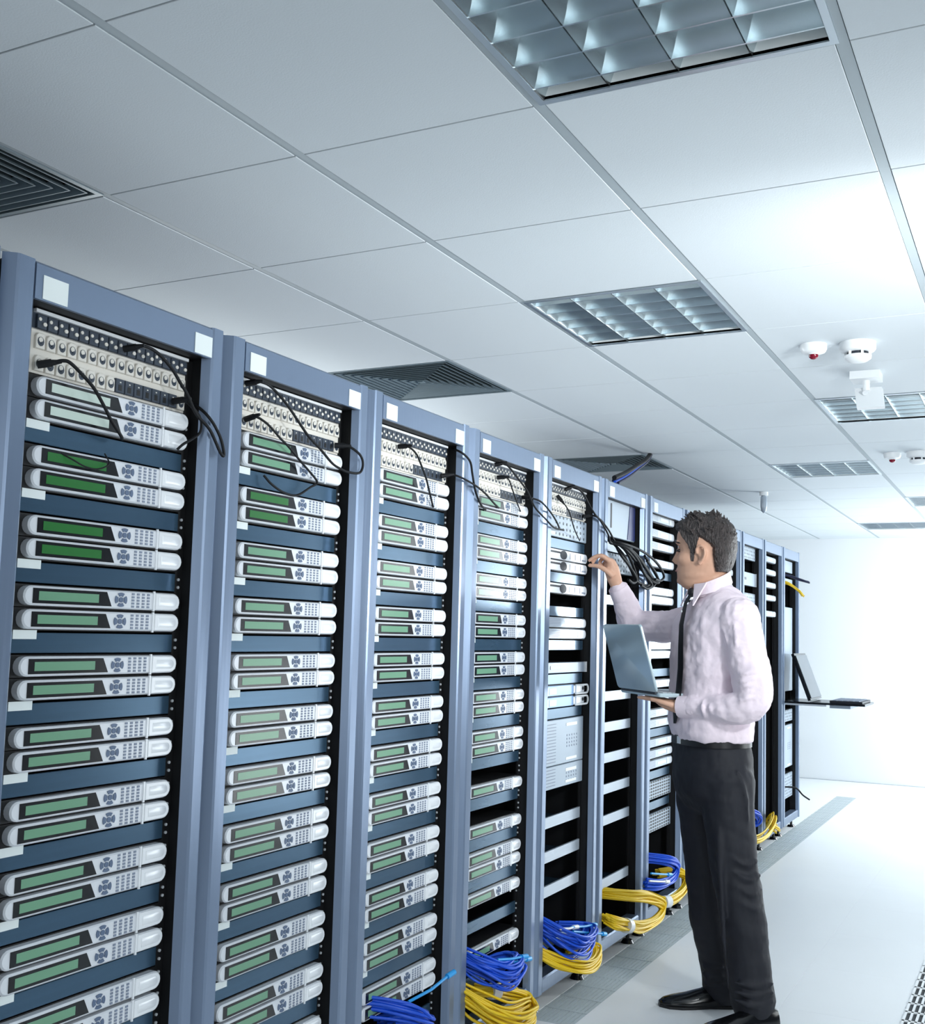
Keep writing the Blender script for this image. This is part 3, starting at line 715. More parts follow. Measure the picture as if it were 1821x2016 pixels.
PATHS = {
'R1 top' : [(-0.03,0.319,1.936),(-0.015,0.325,1.939),(0.0,0.339,1.944),(0.0,0.377,1.939),(0.0,0.421,1.916),(0.0,0.447,1.893),(0.0,0.473,1.87),(0.005,0.499,1.831),(0.012,0.536,1.803),(0.015,0.57,1.758),(0.015,0.583,1.754),(0.015,0.572,1.785),(0.012,0.552,1.814),(0.008,0.534,1.832),(-0.01,0.532,1.848),(-0.04,0.543,1.864)] ,
'R1 left' : [(-0.035,0.11,1.855),(-0.02,0.127,1.861),(-0.005,0.138,1.866),(0.0,0.152,1.864),(0.0,0.186,1.846),(-0.0,0.214,1.827),(0.0,0.243,1.796),(-0.005,0.267,1.774),(-0.015,0.303,1.752),(-0.03,0.322,1.748)] ,
'R1 right' : [(-0.035,0.472,1.858),(-0.015,0.478,1.859),(-0.005,0.493,1.848),(-0.005,0.523,1.828),(-0.01,0.531,1.8),(-0.01,0.507,1.779),(-0.015,0.485,1.764),(-0.025,0.477,1.751)] ,
'R1 thin' : [(-0.034,0.174,1.695),(-0.024,0.194,1.685),(-0.022,0.223,1.676),(-0.022,0.256,1.676),(-0.024,0.285,1.691),(-0.034,0.282,1.712)] ,
'R2 top' : [(-0.035,0.713,1.95),(-0.015,0.718,1.952),(0.0,0.722,1.952),(0.0,0.753,1.949),(0.0,0.789,1.935),(0.0,0.826,1.915),(0.0,0.869,1.886),(0.0,0.918,1.853),(0.0,0.967,1.831),(0.0,1.023,1.802),(0.005,1.058,1.791),(0.01,1.084,1.787),(0.014,1.126,1.79),(0.014,1.144,1.806),(0.014,1.143,1.828),(0.01,1.128,1.845),(-0.01,1.109,1.861),(-0.035,1.088,1.862)] ,
'R2 left' : [(-0.035,0.716,1.864),(-0.01,0.718,1.868),(0.0,0.744,1.858),(0.0,0.776,1.844),(-0.005,0.807,1.832),(-0.01,0.846,1.819),(-0.015,0.913,1.787),(-0.018,0.953,1.769),(-0.02,0.988,1.748),(-0.03,0.972,1.733),(-0.03,0.918,1.706),(-0.03,0.864,1.706),(-0.03,0.815,1.72),(-0.04,0.795,1.74)] ,
'R3 left' : [(-0.035,1.412,1.912),(-0.01,1.417,1.911),(0.0,1.447,1.895),(0.0,1.479,1.866),(-0.005,1.52,1.83),(-0.015,1.564,1.787),(-0.03,1.611,1.755)] ,
'R3 upper' : [(-0.04,1.741,1.96),(0.0,1.716,1.944),(0.015,1.729,1.932),(0.015,1.765,1.915),(0.015,1.781,1.878),(0.012,1.81,1.829),(0.0,1.872,1.794),(-0.03,1.968,1.786)] ,
'R3 lower' : [(-0.035,1.671,1.861),(-0.01,1.692,1.866),(0.012,1.712,1.859),(0.015,1.796,1.847),(0.01,1.879,1.832),(0.0,1.968,1.809),(-0.03,2.067,1.804)] ,
'R4 top' : [(-0.035,2.047,1.953),(-0.01,2.06,1.958),(0.0,2.087,1.945),(0.0,2.155,1.918),(0.0,2.237,1.882),(0.012,2.274,1.831),(0.014,2.377,1.794),(0.01,2.463,1.773),(-0.03,2.649,1.782)] ,
'R4 right' : [(-0.035,2.278,1.867),(0.0,2.278,1.862),(0.014,2.331,1.854),(0.014,2.418,1.825),(0.0,2.508,1.799),(-0.03,2.602,1.787)] ,
'R4 left' : [(-0.035,2.068,1.911),(-0.005,2.08,1.909),(0.0,2.11,1.874),(-0.01,2.171,1.836),(-0.03,2.245,1.812)] ,
'R5 top' : [(-0.035,2.676,1.948),(-0.01,2.701,1.96),(0.0,2.764,1.944),(0.0,2.829,1.909),(0.012,2.879,1.866),(0.015,2.953,1.845),(0.015,3.038,1.813),(0.01,3.125,1.776),(0.0,3.256,1.767)] ,
'R5 right' : [(-0.035,2.868,1.861),(-0.0,2.91,1.865),(0.015,2.94,1.843),(0.015,3.025,1.797),(0.01,3.067,1.769),(0.0,3.226,1.774)] ,
'R5 left' : [(-0.035,2.596,1.91),(-0.005,2.633,1.858),(-0.01,2.709,1.792),(-0.03,2.816,1.755)] ,
'bundle0' : [(-0.02,3.119,1.781),(0.01,3.139,1.772),(0.01,3.26,1.746),(0.01,3.355,1.69),(0.01,3.421,1.631),(0.01,3.488,1.602),(0.01,3.589,1.599),(0.01,3.674,1.628),(0.01,3.586,1.673),(0.01,3.45,1.729)] ,
'bundle1' : [(-0.016,3.123,1.774),(0.016,3.182,1.765),(0.016,3.305,1.734),(0.016,3.434,1.685),(0.016,3.569,1.644),(0.016,3.674,1.628),(0.016,3.709,1.641),(0.016,3.601,1.696),(0.016,3.498,1.743)] ,
'bundle2' : [(-0.012,3.126,1.776),(0.022,3.21,1.768),(0.022,3.366,1.738),(0.022,3.482,1.693),(0.022,3.602,1.646),(0.022,3.691,1.635),(0.022,3.636,1.676),(0.022,3.514,1.722)] ,
'bundle3' : [(-0.008,3.144,1.773),(0.028,3.18,1.724),(0.028,3.274,1.669),(0.028,3.354,1.622),(0.028,3.468,1.607),(0.028,3.534,1.615),(0.028,3.466,1.66),(0.028,3.366,1.707)] ,
'bundle4' : [(-0.004,3.09,1.776),(0.034,3.162,1.771),(0.034,3.347,1.763),(0.034,3.511,1.744),(0.034,3.651,1.71),(0.034,3.733,1.665),(0.034,3.689,1.64),(0.034,3.601,1.641)] ,
'bundle5' : [(0.0,3.152,1.768),(0.04,3.103,1.723),(0.04,3.193,1.69),(0.04,3.287,1.649),(0.04,3.319,1.62),(0.04,3.273,1.607),(0.04,3.211,1.619)] ,
'bundle6' : [(0.004,3.084,1.767),(0.046,3.174,1.754),(0.046,3.314,1.713),(0.046,3.396,1.661),(0.046,3.48,1.629),(0.046,3.514,1.609),(0.046,3.448,1.59),(0.046,3.366,1.602)] ,
'ceil' : [(-0.343,4.678,2.412),(-0.32,4.52,2.363),(-0.28,4.235,2.276),(-0.24,3.964,2.198),(-0.2,3.707,2.135)] ,
}

# ------------------------------------------------------------------ loose black patch cables
def plug(parent, a, b_, r_=0.0075):
    a = Vector(a); b_ = Vector(b_); d = (b_-a).normalized()
    m = MB(); m.cyl(a-d*0.004, a+d*0.022, r_, 8); m.cyl(a+d*0.022, a+d*0.04, r_*0.8, 8, 0, 0.0035); m.build('plug', MT['cable'], parent, 40)
def cable(key, label, r_=0.0034, plugs=(0,)):
    p = smooth_path(PATHS[key], 6)
    o = MB().tube(p, r_, 8).build('patch_cable', MT['cable'], None, 60)
    tag(o, label, 'cable', 'black patch cables')
    for q in plugs: plug(o, p[0] if q == 0 else p[-1], p[2] if q == 0 else p[-3])
cable('R1 top', 'black cable from top patch panel of leftmost full rack, looping over its right post', 0.0036)
cable('R1 left', 'black cable drooping from the left end of lower patch panel, leftmost full rack', 0.0036)
cable('R1 right', 'short black cable curling from right end of lower patch panel, leftmost full rack', 0.003)
cable('R1 thin', 'thin black cable sagging across second display pair of leftmost full rack', 0.0016, ())
cable('R2 top', 'long black cable crossing second full rack diagonally and looping at right post', 0.0034, (0, 1))
cable('R2 left', 'black cable from left of lower patch panel, second full rack, hanging in a loop', 0.003)
cable('R3 left', 'black cable hanging straight down from middle patch panel of third full rack', 0.003)
cable('R3 upper', 'upper black cable arching over the post between third and fourth full racks', 0.0036, ())
cable('R3 lower', 'lower black cable crossing the post between third and fourth full racks', 0.0034)
cable('R4 top', 'black cable from top patch panel of fourth full rack sagging past its right post', 0.0034)
cable('R4 right', 'black cable from the right end of lower patch panel, fourth full rack', 0.0034)
cable('R4 left', 'thin black cable hanging from middle patch panel of fourth full rack', 0.0026)
cable('R5 top', 'black cable from top patch panel of fifth rack running down to sixth rack', 0.0042)
cable('R5 right', 'black cable from lower patch panel of fifth rack joining the tangled bundle', 0.0042)
cable('R5 left', 'thin black cable hanging across the dotted port box of fifth full rack', 0.0026)
bd = empty('cable_bundle', (0, 0, 0)); tag(bd, 'tangled black cable bundle hanging across the sixth rack beside the raised hand', 'cable bundle')
for k in range(7):
    MB().tube(smooth_path(PATHS['bundle%d' % k], 6), 0.0062, 8).build('strand', MT['cable'], bd, 60)
# navy cable hanging out of the far air vent
p = PATHS['ceil']; o = empty('ceiling_cable', p[0]); tag(o, 'dark navy cable bundle hanging from the far ceiling vent to the rack tops', 'cable bundle')
for k in range(5):
    off = Vector((R.uniform(-.012, .012), R.uniform(-.02, .02), R.uniform(-.012, .012)))
    pts = [Vector(q)-Vector(p[0])+off*(0.4+0.3*i) for i, q in enumerate(p)]
    pts[0].z += 0.03
    MB().tube(smooth_path(pts, 5), 0.012 if k < 3 else 0.007, 8).build('strand', MT[('cable', 'navy', 'cable', 'blue', 'navy')[k]], o, 60)
# ------------------------------------------------------------------ coloured cable bundles at the rack feet
def coil(name, label, colour, path, n, spread, r_=0.0046, tie=None, plugs=None, seed=1):
    rr = random.Random(seed)
    root = empty(name, path[0]); o0 = Vector(path[0]); tag(root, label, 'cable bundle', 'coloured cable bundles at the rack feet')
    for k in range(n):
        a = rr.uniform(0, 2*PI); rad = math.sqrt(rr.uniform(0, 1)); ox, oz = math.cos(a)*rad, math.sin(a)*rad
        pts = []
        L = len(path)
        for i, q in enumerate(path):
            sp = spread[i] if isinstance(spread, (list, tuple)) else spread
            pts.append(Vector(q)-o0+Vector((ox*sp*0.8, rr.uniform(-1, 1)*sp*0.5, oz*sp))+Vector((rr.uniform(-1, 1), 0, rr.uniform(-1, 1)))*0.004)
        MB().tube(smooth_path(pts, 6), r_*rr.uniform(0.9, 1.12), 7).build('strand', MT[colour], root, 60)
    if tie:
        i, rt_ = tie; c = Vector(path[i])-o0; d = (Vector(path[i+1])-Vector(path[i-1])).normalized()
        m = MB(); m.cyl(c-d*0.018, c+d*0.018, rt_, 14); m.build('cable_tie', MT['white'], root, 40)
    for q in (plugs or []):
        a, b_, colr = q
        a = Vector(a)-o0; b_ = Vector(b_)-o0
        m = MB(); m.tube([a, (a+b_)/2+Vector((0.01, 0, 0)), b_], 0.0045, 7); d = (b_-a).normalized(); m.cyl(b_, b_+d*0.035, 0.0085, 8)
        m.build('loose_plug', MT[colr], root, 50)
    return root
coil('blue_cable_bundle', 'blue cables barely showing at the foot of third full rack, bottom photo edge', 'blue', [(-.14, 1.30, .34), (-.05, 1.36, .335), (.04, 1.43, .31), (.06, 1.5, .27), (.0, 1.56, .25), (-.1, 1.5, .24)], 12, .03, seed=3,
     plugs=[((.03, 1.45, .33), (.06, 1.62, .36), 'cyan')])
coil('blue_cable_bundle', 'blue cable bundle fanning out at the foot of fourth full rack', 'blue', [(-.20, 1.84, .37), (-.09, 1.885, .345), (.02, 1.93, .295), (.07, 2.0, .262), (.06, 2.11, .27), (.0, 2.14, .27), (-.08, 2.08, .25)], 24, [.02, .03, .05, .05, .04, .03, .02], seed=4,
     plugs=[((.05, 1.98, .318), (.07, 2.12, .296), 'cyan'), ((.06, 2.02, .30), (.06, 2.18, .272), 'cyan')])
coil('yellow_cable_bundle', 'yellow cable bundle drooping to the floor at the foot of fourth full rack', 'yellow', [(-.16, 1.83, .27), (-.05, 1.85, .245), (.04, 1.895, .185), (.10, 1.98, .140), (.10, 2.10, .125), (.07, 2.20, .115), (.03, 2.23, .13), (.0, 2.15, .165), (.0, 2.06, .19), (-.06, 2.0, .2)],
     26, [.02, .03, .05, .055, .05, .03, .03, .03, .02, .02], tie=(8, .026), seed=5)
coil('blue_cable_bundle', 'blue cable bundle bulging from the foot of fifth full rack', 'blue', [(-.20, 2.48, .36), (-.09, 2.50, .325), (.03, 2.53, .255), (.08, 2.62, .215), (.07, 2.74, .22), (.02, 2.80, .235), (-.06, 2.72, .25)], 26, [.02, .03, .055, .06, .045, .03, .02], seed=6,
     plugs=[((.06, 2.58, .29), (.06, 2.80, .25), 'cyan'), ((.06, 2.6, .27), (.07, 2.88, .20), 'cyan'), ((.05, 2.5, .30), (.06, 2.60, .285), 'white')])
coil('yellow_cable_bundle', 'yellow cable bundle under the blue one at the foot of fifth full rack', 'yellow', [(-.16, 2.44, .25), (-.06, 2.46, .23), (.04, 2.53, .172), (.09, 2.64, .138), (.08, 2.78, .125), (.06, 2.86, .14), (.03, 2.82, .165), (-.02, 2.74, .17)], 18, [.015, .02, .03, .03, .03, .025, .02, .02], seed=7)
coil('yellow_cable_loop', 'thick yellow cable loop curling out of the foot of sixth rack', 'yellow', [(-.22, 3.10, .31), (-.09, 3.18, .285), (.02, 3.31, .255), (.06, 3.45, .225), (.08, 3.58, .18), (.085, 3.60, .135), (.08, 3.50, .115), (.07, 3.33, .125), (.06, 3.20, .16), (.04, 3.10, .19), (.0, 3.09, .205)],
     22, [.02, .022, .024, .024, .022, .02, .02, .024, .026, .024, .02], tie=(8, .031), seed=8)
coil('blue_cable_bundle', 'blue cable coil at the foot of seventh rack beside the trouser leg', 'blue', [(-.18, 3.66, .36), (-.06, 3.70, .35), (.05, 3.78, .33), (.06, 3.9, .285), (.05, 3.86, .235), (.04, 3.7, .235), (.0, 3.6, .25)], 16, .024, seed=9,
     plugs=[((.03, 3.6, .30), (.06, 3.76, .27), 'cyan'), ((.03, 3.58, .27), (.06, 3.72, .245), 'white')])
coil('yellow_cable_bundle', 'yellow cable bundle at the foot of seventh rack beside the trouser leg', 'yellow', [(-.14, 3.66, .22), (-.02, 3.70, .18), (.06, 3.74, .15), (.08, 3.92, .165), (.07, 4.02, .21), (.03, 3.98, .24), (-.04, 3.9, .24)], 16, .024, tie=(2, .028), seed=10)
coil('blue_cable_bundle', 'small blue cable coil low in the tenth rack right of the trousers', 'blue', [(-.06, 5.5, .34), (.02, 5.56, .32), (.05, 5.64, .28), (.03, 5.66, .23), (-.03, 5.6, .23)], 9, .022, seed=11)
coil('yellow_cable_bundle', 'yellow cable bundle on the floor by eleventh rack right of the trousers', 'yellow', [(-.05, 5.5, .16), (.03, 5.58, .14), (.06, 5.76, .15), (.06, 5.96, .19), (.04, 6.08, .22), (.0, 6.12, .17), (.04, 6.2, .12)], 14, .03, seed=12)
coil('yellow_cable_bundle', 'short yellow cable tuft sticking out near the top of last far rack', 'yellow', [(-.10, 6.72, 1.80), (-.02, 6.78, 1.79), (.05, 6.86, 1.74), (.08, 6.9, 1.70)], 7, .012, .004, seed=13)
coil('blue_cable_bundle', 'dark blue cable tuft above the yellow tuft of last far rack', 'navy', [(-.10, 6.72, 1.84), (-.02, 6.78, 1.845), (.06, 6.86, 1.82), (.12, 6.92, 1.80)], 5, .008, .004, seed=14)
o = MB().tube(smooth_path([(-.03, 6.78, .33), (.04, 6.84, .32), (.08, 6.88, .27), (.12, 6.92, .235)], 5), .006, 8).build('stray_cable', MT['cable'], None, 60)
tag(o, 'short dark stray cable sticking out low from the last far rack', 'cable')
# ------------------------------------------------------------------ fold-out console in the last rack
k = empty('console_drawer', (0, 6.6, .93)); tag(k, 'fold-out keyboard tray and tilted screen pulled from the last far rack', 'console')
m = MB(); m.box((-.06, .08, 0), (.54, .52, .014)); m.build('tray', MT['black'], k)
m = MB(); m.prism([(.1, .0145), (.5, .0145), (.5, .03), (.1, .03)], .30, .52, 0, .002, .004); kb = m.build('keyboard', MT['dark'], k)
m = MB()
for a in range(5):
    for c in range(14): m.box((.315+.038*a, .115+.027*c, .030), (.345+.038*a, .137+.027*c, .034))
m.build('keys', MT['key'], kb)
m = MB(); m.box((.30, .10, -.022), (.44, .50, -.001)); m.build('under_box', MT['greybox'], k)
def slab(m, a, b_, th, y0, y1):
    a = Vector((a[0], 0, a[1])); b_ = Vector((b_[0], 0, b_[1])); d = (b_-a).normalized(); n_ = Vector((d.z, 0, -d.x))*th
    m.loft([[(p_.x, y, p_.z) for p_ in (a, b_, b_+n_, a+n_)] for y in (y0, y1)])
m = MB(); slab(m, (.155, .02), (.035, .345), .02, .09, .51); s_ = m.build('screen_shell', MT['black'], k)
m = MB(); slab(m, (.172, .04), (.062, .338), .004, .105, .495); m.build('screen', MT['kvm'], s_)
for y in (.082, .518):
    m = MB(); m.box((-.3, y-.004, -.012), (.28, y+.004, .0)); m.build('slide_rail', MT['nut'], k)
# ------------------------------------------------------------------ the man (frame: u image-right, v away, z up)
PC = Vector((0.55, 2.79, 0)); PU = Vector((0.9658, 0.2593, 0)); PV = Vector((-0.2593, 0.9658, 0))
def L(u, v, z): return PU*u+PV*v+Vector((0, 0, z))
TF = L(-0.87, -0.49, 0); TL_ = L(0.49, -0.87, 0)        # torso forward / torso left
def ering(c, ax, ay, a, b_, n=28, p=2.0):
    out = []
    for k in range(n):
        t = 2*PI*k/n; cs, sn = math.cos(t), math.sin(t)
        out.append(c+ax*a*math.copysign(abs(cs)**(2/p), cs)+ay*b_*math.copysign(abs(sn)**(2/p), sn))
    return out
def limb(m, pts, n=16):
    """pts: (u,v,z,r) or (u,v,z,ra,rb)"""
    P_ = [L(*q[:3]) for q in pts]; rr = [q[3] for q in pts]
    path = smooth_path(P_, 4); rads = []
    for i in range(len(rr)-1):
        for j in range(4): rads.append(rr[i]+(rr[i+1]-rr[i])*j/4)
    rads.append(rr[-1])
    m.tube(path, rads, n)
    m.ell(path[0], (Vector((rads[0]*.98, 0, 0)), Vector((0, rads[0]*.98, 0)), Vector((0, 0, rads[0]*.98))), 12, 8)
    m.ell(path[-1], (Vector((rads[-1]*.98, 0, 0)), Vector((0, rads[-1]*.98, 0)), Vector((0, 0, rads[-1]*.98))), 12, 8)
def fuse(m, name, mt, parent, voxel, sm, it, disp=None):
    """voxel-fuse overlapping pieces into one continuous smooth surface"""
    o = m.build(name+'_tmp', mt)
    md = o.modifiers.new('r', 'REMESH'); md.mode = 'VOXEL'; md.voxel_size = voxel
    if sm: s = o.modifiers.new('s', 'SMOOTH'); s.factor = sm; s.iterations = it
    if disp:
        for sc, st, ax in disp:
            tx = bpy.data.textures.new('folds', 'CLOUDS'); tx.noise_scale = sc; tx.noise_depth = 2
            d = o.modifiers.new('d', 'DISPLACE'); d.texture = tx; d.strength = st; d.mid_level = 0.5; d.texture_coords = 'LOCAL'
    dg = bpy.context.evaluated_depsgraph_get(); dg.update()
    me = bpy.data.meshes.new_from_object(o.evaluated_get(dg)); me.name = name
    bpy.data.objects.remove(o)
    for p_ in me.polygons: p_.use_smooth = True
    me.materials.clear(); me.materials.append(mt)
    q = bpy.data.objects.new(name, me); COL.objects.link(q)
    if parent is not None: q.parent = parent
    return q
# ---- body: one continuous surface (head, neck, trunk, arms with hands, legs)
B = MB()
HF = L(-0.945, 0.327, 0); HL = L(-0.327, -0.945, 0)      # head forward / head left
HC = L(-0.052, 0.0, 0)
def hring(z, back, front, hw, p=2.2, n=28):
    c = HC+Vector((0, 0, z))+HF*((front+back)/2)
    return ering(c, HF, HL, (front-back)/2, hw, n, p)
head = [(1.553, -.005, .060, .030), (1.566, -.03, .086, .045), (1.582, -.045, .099, .052), (1.602, -.060, .106, .058), (1.625, -.078, .106, .063), (1.650, -.092, .104, .068),
        (1.678, -.102, .102, .071), (1.705, -.107, .098, .074), (1.728, -.109, .104, .0755), (1.745, -.110, .108, .0765), (1.768, -.108, .106, .0765), (1.792, -.101, .096, .072), (1.812, -.086, .076, .060), (1.826, -.056, .044, .038), (1.830, -.02, .01, .01)]
B.loft([hring(*h) for h in head])
def hp(f, l, z): return HC+HF*f+HL*l+Vector((0, 0, z))
B.loft([[hp(.095, .006, 1.722), hp(.095, -.006, 1.722), hp(.108, -.004, 1.720), hp(.108, .004, 1.720)],
        [hp(.095, .011, 1.690), hp(.095, -.011, 1.690), hp(.118, -.006, 1.692), hp(.118, .006, 1.692)],
        [hp(.095, .017, 1.664), hp(.095, -.017, 1.664), hp(.130, -.009, 1.668), hp(.130, .009, 1.668)],
        [hp(.095, .014, 1.652), hp(.095, -.014, 1.652), hp(.116, -.010, 1.654), hp(.116, .010, 1.654)]])
V3 = lambda x, a: x*a
B.ell(hp(.100, 0, 1.634), (HF*.012, HL*.024, Vector((0, 0, .006))))
B.ell(hp(.098, 0, 1.622), (HF*.012, HL*.022, Vector((0, 0, .007))))
B.ell(hp(.092, 0, 1.590), (HF*.018, HL*.024, Vector((0, 0, .016))))
B.ell(hp(.086, .026, 1.736), (HF*.018, HL*.034, Vector((0, 0, .013)))); B.ell(hp(.086, -.026, 1.736), (HF*.018, HL*.034, Vector((0, 0, .013))))
B.ell(hp(.048, .040, 1.672), (HF*.048, HL*.031, Vector((0, 0, .034)))); B.ell(hp(.048, -.040, 1.672), (HF*.048, HL*.031, Vector((0, 0, .034))))
B.ell(hp(.02, .046, 1.612), (HF*.05, HL*.018, Vector((0, 0, .022))+HF*-.01)); B.ell(hp(.02, -.046, 1.612), (HF*.05, HL*.018, Vector((0, 0, .022))+HF*-.01))
for sgn in (1, -1):      # ears
    def ep(f, z, l_=.082): return hp(-.012+f, sgn*l_, 1.682+z)
    B.tube(smooth_path([ep(.012, .004, .080), ep(.015, .020, .083), ep(.006, .032, .087), ep(-.010, .033, .090), ep(-.021, .020, .092), ep(-.021, .0, .090), ep(-.012, -.018, .086), ep(.0, -.030, .080)], 4), .0052, 8)
    B.ell(ep(.002, -.028, .080), (HF*.009, HL*.006, Vector((0, 0, .011))))
    B.ell(ep(-.006, .006, .076), (HF*.017, HL*.006, Vector((0, 0, .026))), 14, 10)
    B.tube([ep(-.012, .016, .083), ep(-.012, -.004, .083), ep(-.004, -.014, .081)], .004, 7)
limb(B, [(-.02, 0, 1.47, .066), (-.026, 0, 1.54, .057), (-.024, .002, 1.60, .053), (-.012, .002, 1.66, .052)])
tor = [(.93, -.02, .095, .135), (1.0, -.02, .108, .15), (1.15, -.018, .112, .15), (1.3, -.018, .115, .165), (1.42, -.012, .108, .17), (1.49, .0, .085, .14), (1.535, .0, .06, .08)]
B.loft([ering(L(c, 0, z), TF, TL_, a, bb, 24, 2.3) for z, c, a, bb in tor])
def fingers(m, data, n=9):
    for pts in data:
        P_ = [L(*q[:3]) for q in pts]; path = smooth_path(P_, 3); r0, r1 = pts[0][3], pts[-1][3]
        m.tube(path, [r0+(r1-r0)*i/(len(path)-1) for i in range(len(path))], n)
        m.ell(path[-1], (Vector((r1, 0, 0)), Vector((0, r1, 0)), Vector((0, 0, r1))), 9, 6)
# right arm raised to the rack
limb(B, [(-.105, .15, 1.45, .05), (-.225, .235, 1.42, .045), (-.345, .29, 1.43, .042), (-.378, .25, 1.50, .036), (-.402, .222, 1.575, .027)])
B.loft([ering(L(-.402, .222, 1.572), L(.9, .3, .3).normalized(), L(-.3, .95, 0), .025, .019, 14), ering(L(-.414, .214, 1.605), L(.92, .1, .3).normalized(), L(-.25, .96, 0), .030, .023, 14),
        ering(L(-.424, .206, 1.640), L(.92, .1, .35).normalized(), L(-.25, .96, 0), .031, .030, 14), ering(L(-.432, .205, 1.668), L(.9, .1, .4).normalized(), L(-.25, .96, 0), .024, .034, 14), ering(L(-.436, .205, 1.684), L(.9, .1, .4).normalized(), L(-.25, .96, 0), .012, .030, 14)])
fingers(B, [
    [(-.434, .178, 1.676, .0105), (-.463, .172, 1.694, .0098), (-.490, .176, 1.690, .0088), (-.513, .184, 1.676, .0075)],
    [(-.436, .197, 1.680, .0105), (-.466, .194, 1.697, .0100), (-.490, .196, 1.686, .009), (-.500, .197, 1.668, .008)],
    [(-.434, .217, 1.678, .0100), (-.460, .217, 1.688, .0095), (-.474, .215, 1.670, .0088), (-.464, .212, 1.652, .008)],
    [(-.430, .236, 1.670, .0090), (-.450, .237, 1.676, .0085), (-.462, .233, 1.660, .0078), (-.452, .229, 1.645, .007)],
    [(-.418, .186, 1.612, .0135), (-.444, .172, 1.636, .0120), (-.478, .172, 1.652, .0100), (-.512, .182, 1.655, .0078)]])
# left arm carrying the laptop
limb(B, [(.07, -.16, 1.45, .05), (.105, -.20, 1.29, .045), (.122, -.215, 1.155, .042), (.0, -.165, 1.125, .037), (-.120, -.105, 1.118, .027)])
hd = L(-.88, .47, .07).normalized(); hs = L(.47, .88, 0)
def HB(a, s, z): return (-.120-.88*a+.47*s, -.105+.47*a+.88*s, z)
B.loft([ering(L(*HB(a, 0, z)), hs, Vector((0, 0, 1)), w_, t_, 14) for a, z, w_, t_ in ((-.005, 1.115, .027, .024), (.03, 1.117, .034, .025), (.07, 1.124, .042, .021), (.098, 1.132, .040, .014))])
fingers(B, [[HB(.085, s, 1.135)+(.0098,), HB(.115, s*1.12, 1.140)+(.0092,), HB(.115+.035*k_, s*1.2, 1.1435)+(.0085,), HB(.115+.062*k_, s*1.24, 1.1450)+(.0072,)] for s, k_ in ((-.031, .95), (-.010, 1.08), (.011, 1.02), (.031, .8))])
fingers(B, [[HB(.025, -.025, 1.122)+(.0125,), HB(.050, -.046, 1.130)+(.0110,), HB(.078, -.058, 1.138)+(.0098,), HB(.105, -.062, 1.143)+(.0080,)]])
# legs
limb(B, [(-.05, .065, .90, .07), (-.05, .085, .72, .06), (-.045, .09, .50, .052), (-.02, .095, .30, .05), (.022, .10, .11, .036)])
limb(B, [(.02, -.06, .90, .07), (.045, -.085, .72, .06), (.065, -.09, .50, .052), (.10, -.095, .30, .05), (.135, -.10, .11, .036)])
man = fuse(B, 'person', MT['skin'], None, 0.0040, 0.5, 6)
man.location = PC
tag(man, 'dark-haired man in pink shirt and black trousers reaching to a rack, holding a laptop', 'person')
# ---- eyes, brows
m = MB(); m.tube([hp(.1085, -.022, 1.628), hp(.1115, .0, 1.6285), hp(.1085, .014, 1.628), hp(.100, .024, 1.627)], [.0025, .0035, .0035, .0015], 8); m.build('lips', MT['lip'], man, 60)
m = MB(); m.ell(hp(.088, .036, 1.704), (HF*.012, HL*.013, Vector((0, 0, .0065)))); m.build('eye', MT['eye'], man, 60)
m = MB(); m.ell(hp(.088, -.036, 1.704), (HF*.012, HL*.013, Vector((0, 0, .0065)))); m.build('eye', MT['eye'], man, 60)
for sg in (1, -1):
    m = MB(); m.tube([hp(.110, sg*.012, 1.735), hp(.106, sg*.030, 1.741), hp(.090, sg*.052, 1.736), hp(.076, sg*.062, 1.730)], [.004, .0055, .005, .002], 8); m.build('eyebrow', MT['hair'], man, 60)
# ---- hair
H = MB()
hr = [(1.700, -.118, -.050, .079), (1.722, -.121, -.030, .0835), (1.745, -.122, .018, .0855), (1.768, -.121, .085, .0855), (1.788, -.117, .112, .0835), (1.806, -.106, .112, .076), (1.820, -.088, .098, .064), (1.831, -.060, .070, .044), (1.837, -.02, .03, .016)]
H.loft([hring(*h) for h in hr])
H.loft([hring(z, b0, f0, hw) for z, b0, f0, hw in ((1.622, -.090, -.055, .052), (1.645, -.104, -.048, .066), (1.675, -.114, -.044, .076), (1.705, -.119, -.040, .081))])
for sg in (1, -1):   # sideburns
    H.loft([[hp(.078, sg*.060, 1.782), hp(-.01, sg*.066, 1.782), hp(-.01, sg*.0845, 1.782), hp(.078, sg*.078, 1.782)],
            [hp(.060, sg*.062, 1.748), hp(-.004, sg*.066, 1.748), hp(-.004, sg*.083, 1.748), hp(.060, sg*.0785, 1.748)],
            [hp(.038, sg*.066, 1.722), hp(.004, sg*.066, 1.722), hp(.004, sg*.079, 1.722), hp(.038, sg*.0775, 1.722)],
            [hp(.032, sg*.066, 1.700), hp(.010, sg*.066, 1.700), hp(.010, sg*.0765, 1.700), hp(.032, sg*.0745, 1.700)],
            [hp(.030, sg*.060, 1.660), hp(.018, sg*.060, 1.660), hp(.018, sg*.0702, 1.660), hp(.030, sg*.0690, 1.660)]])
rh = random.Random(5)
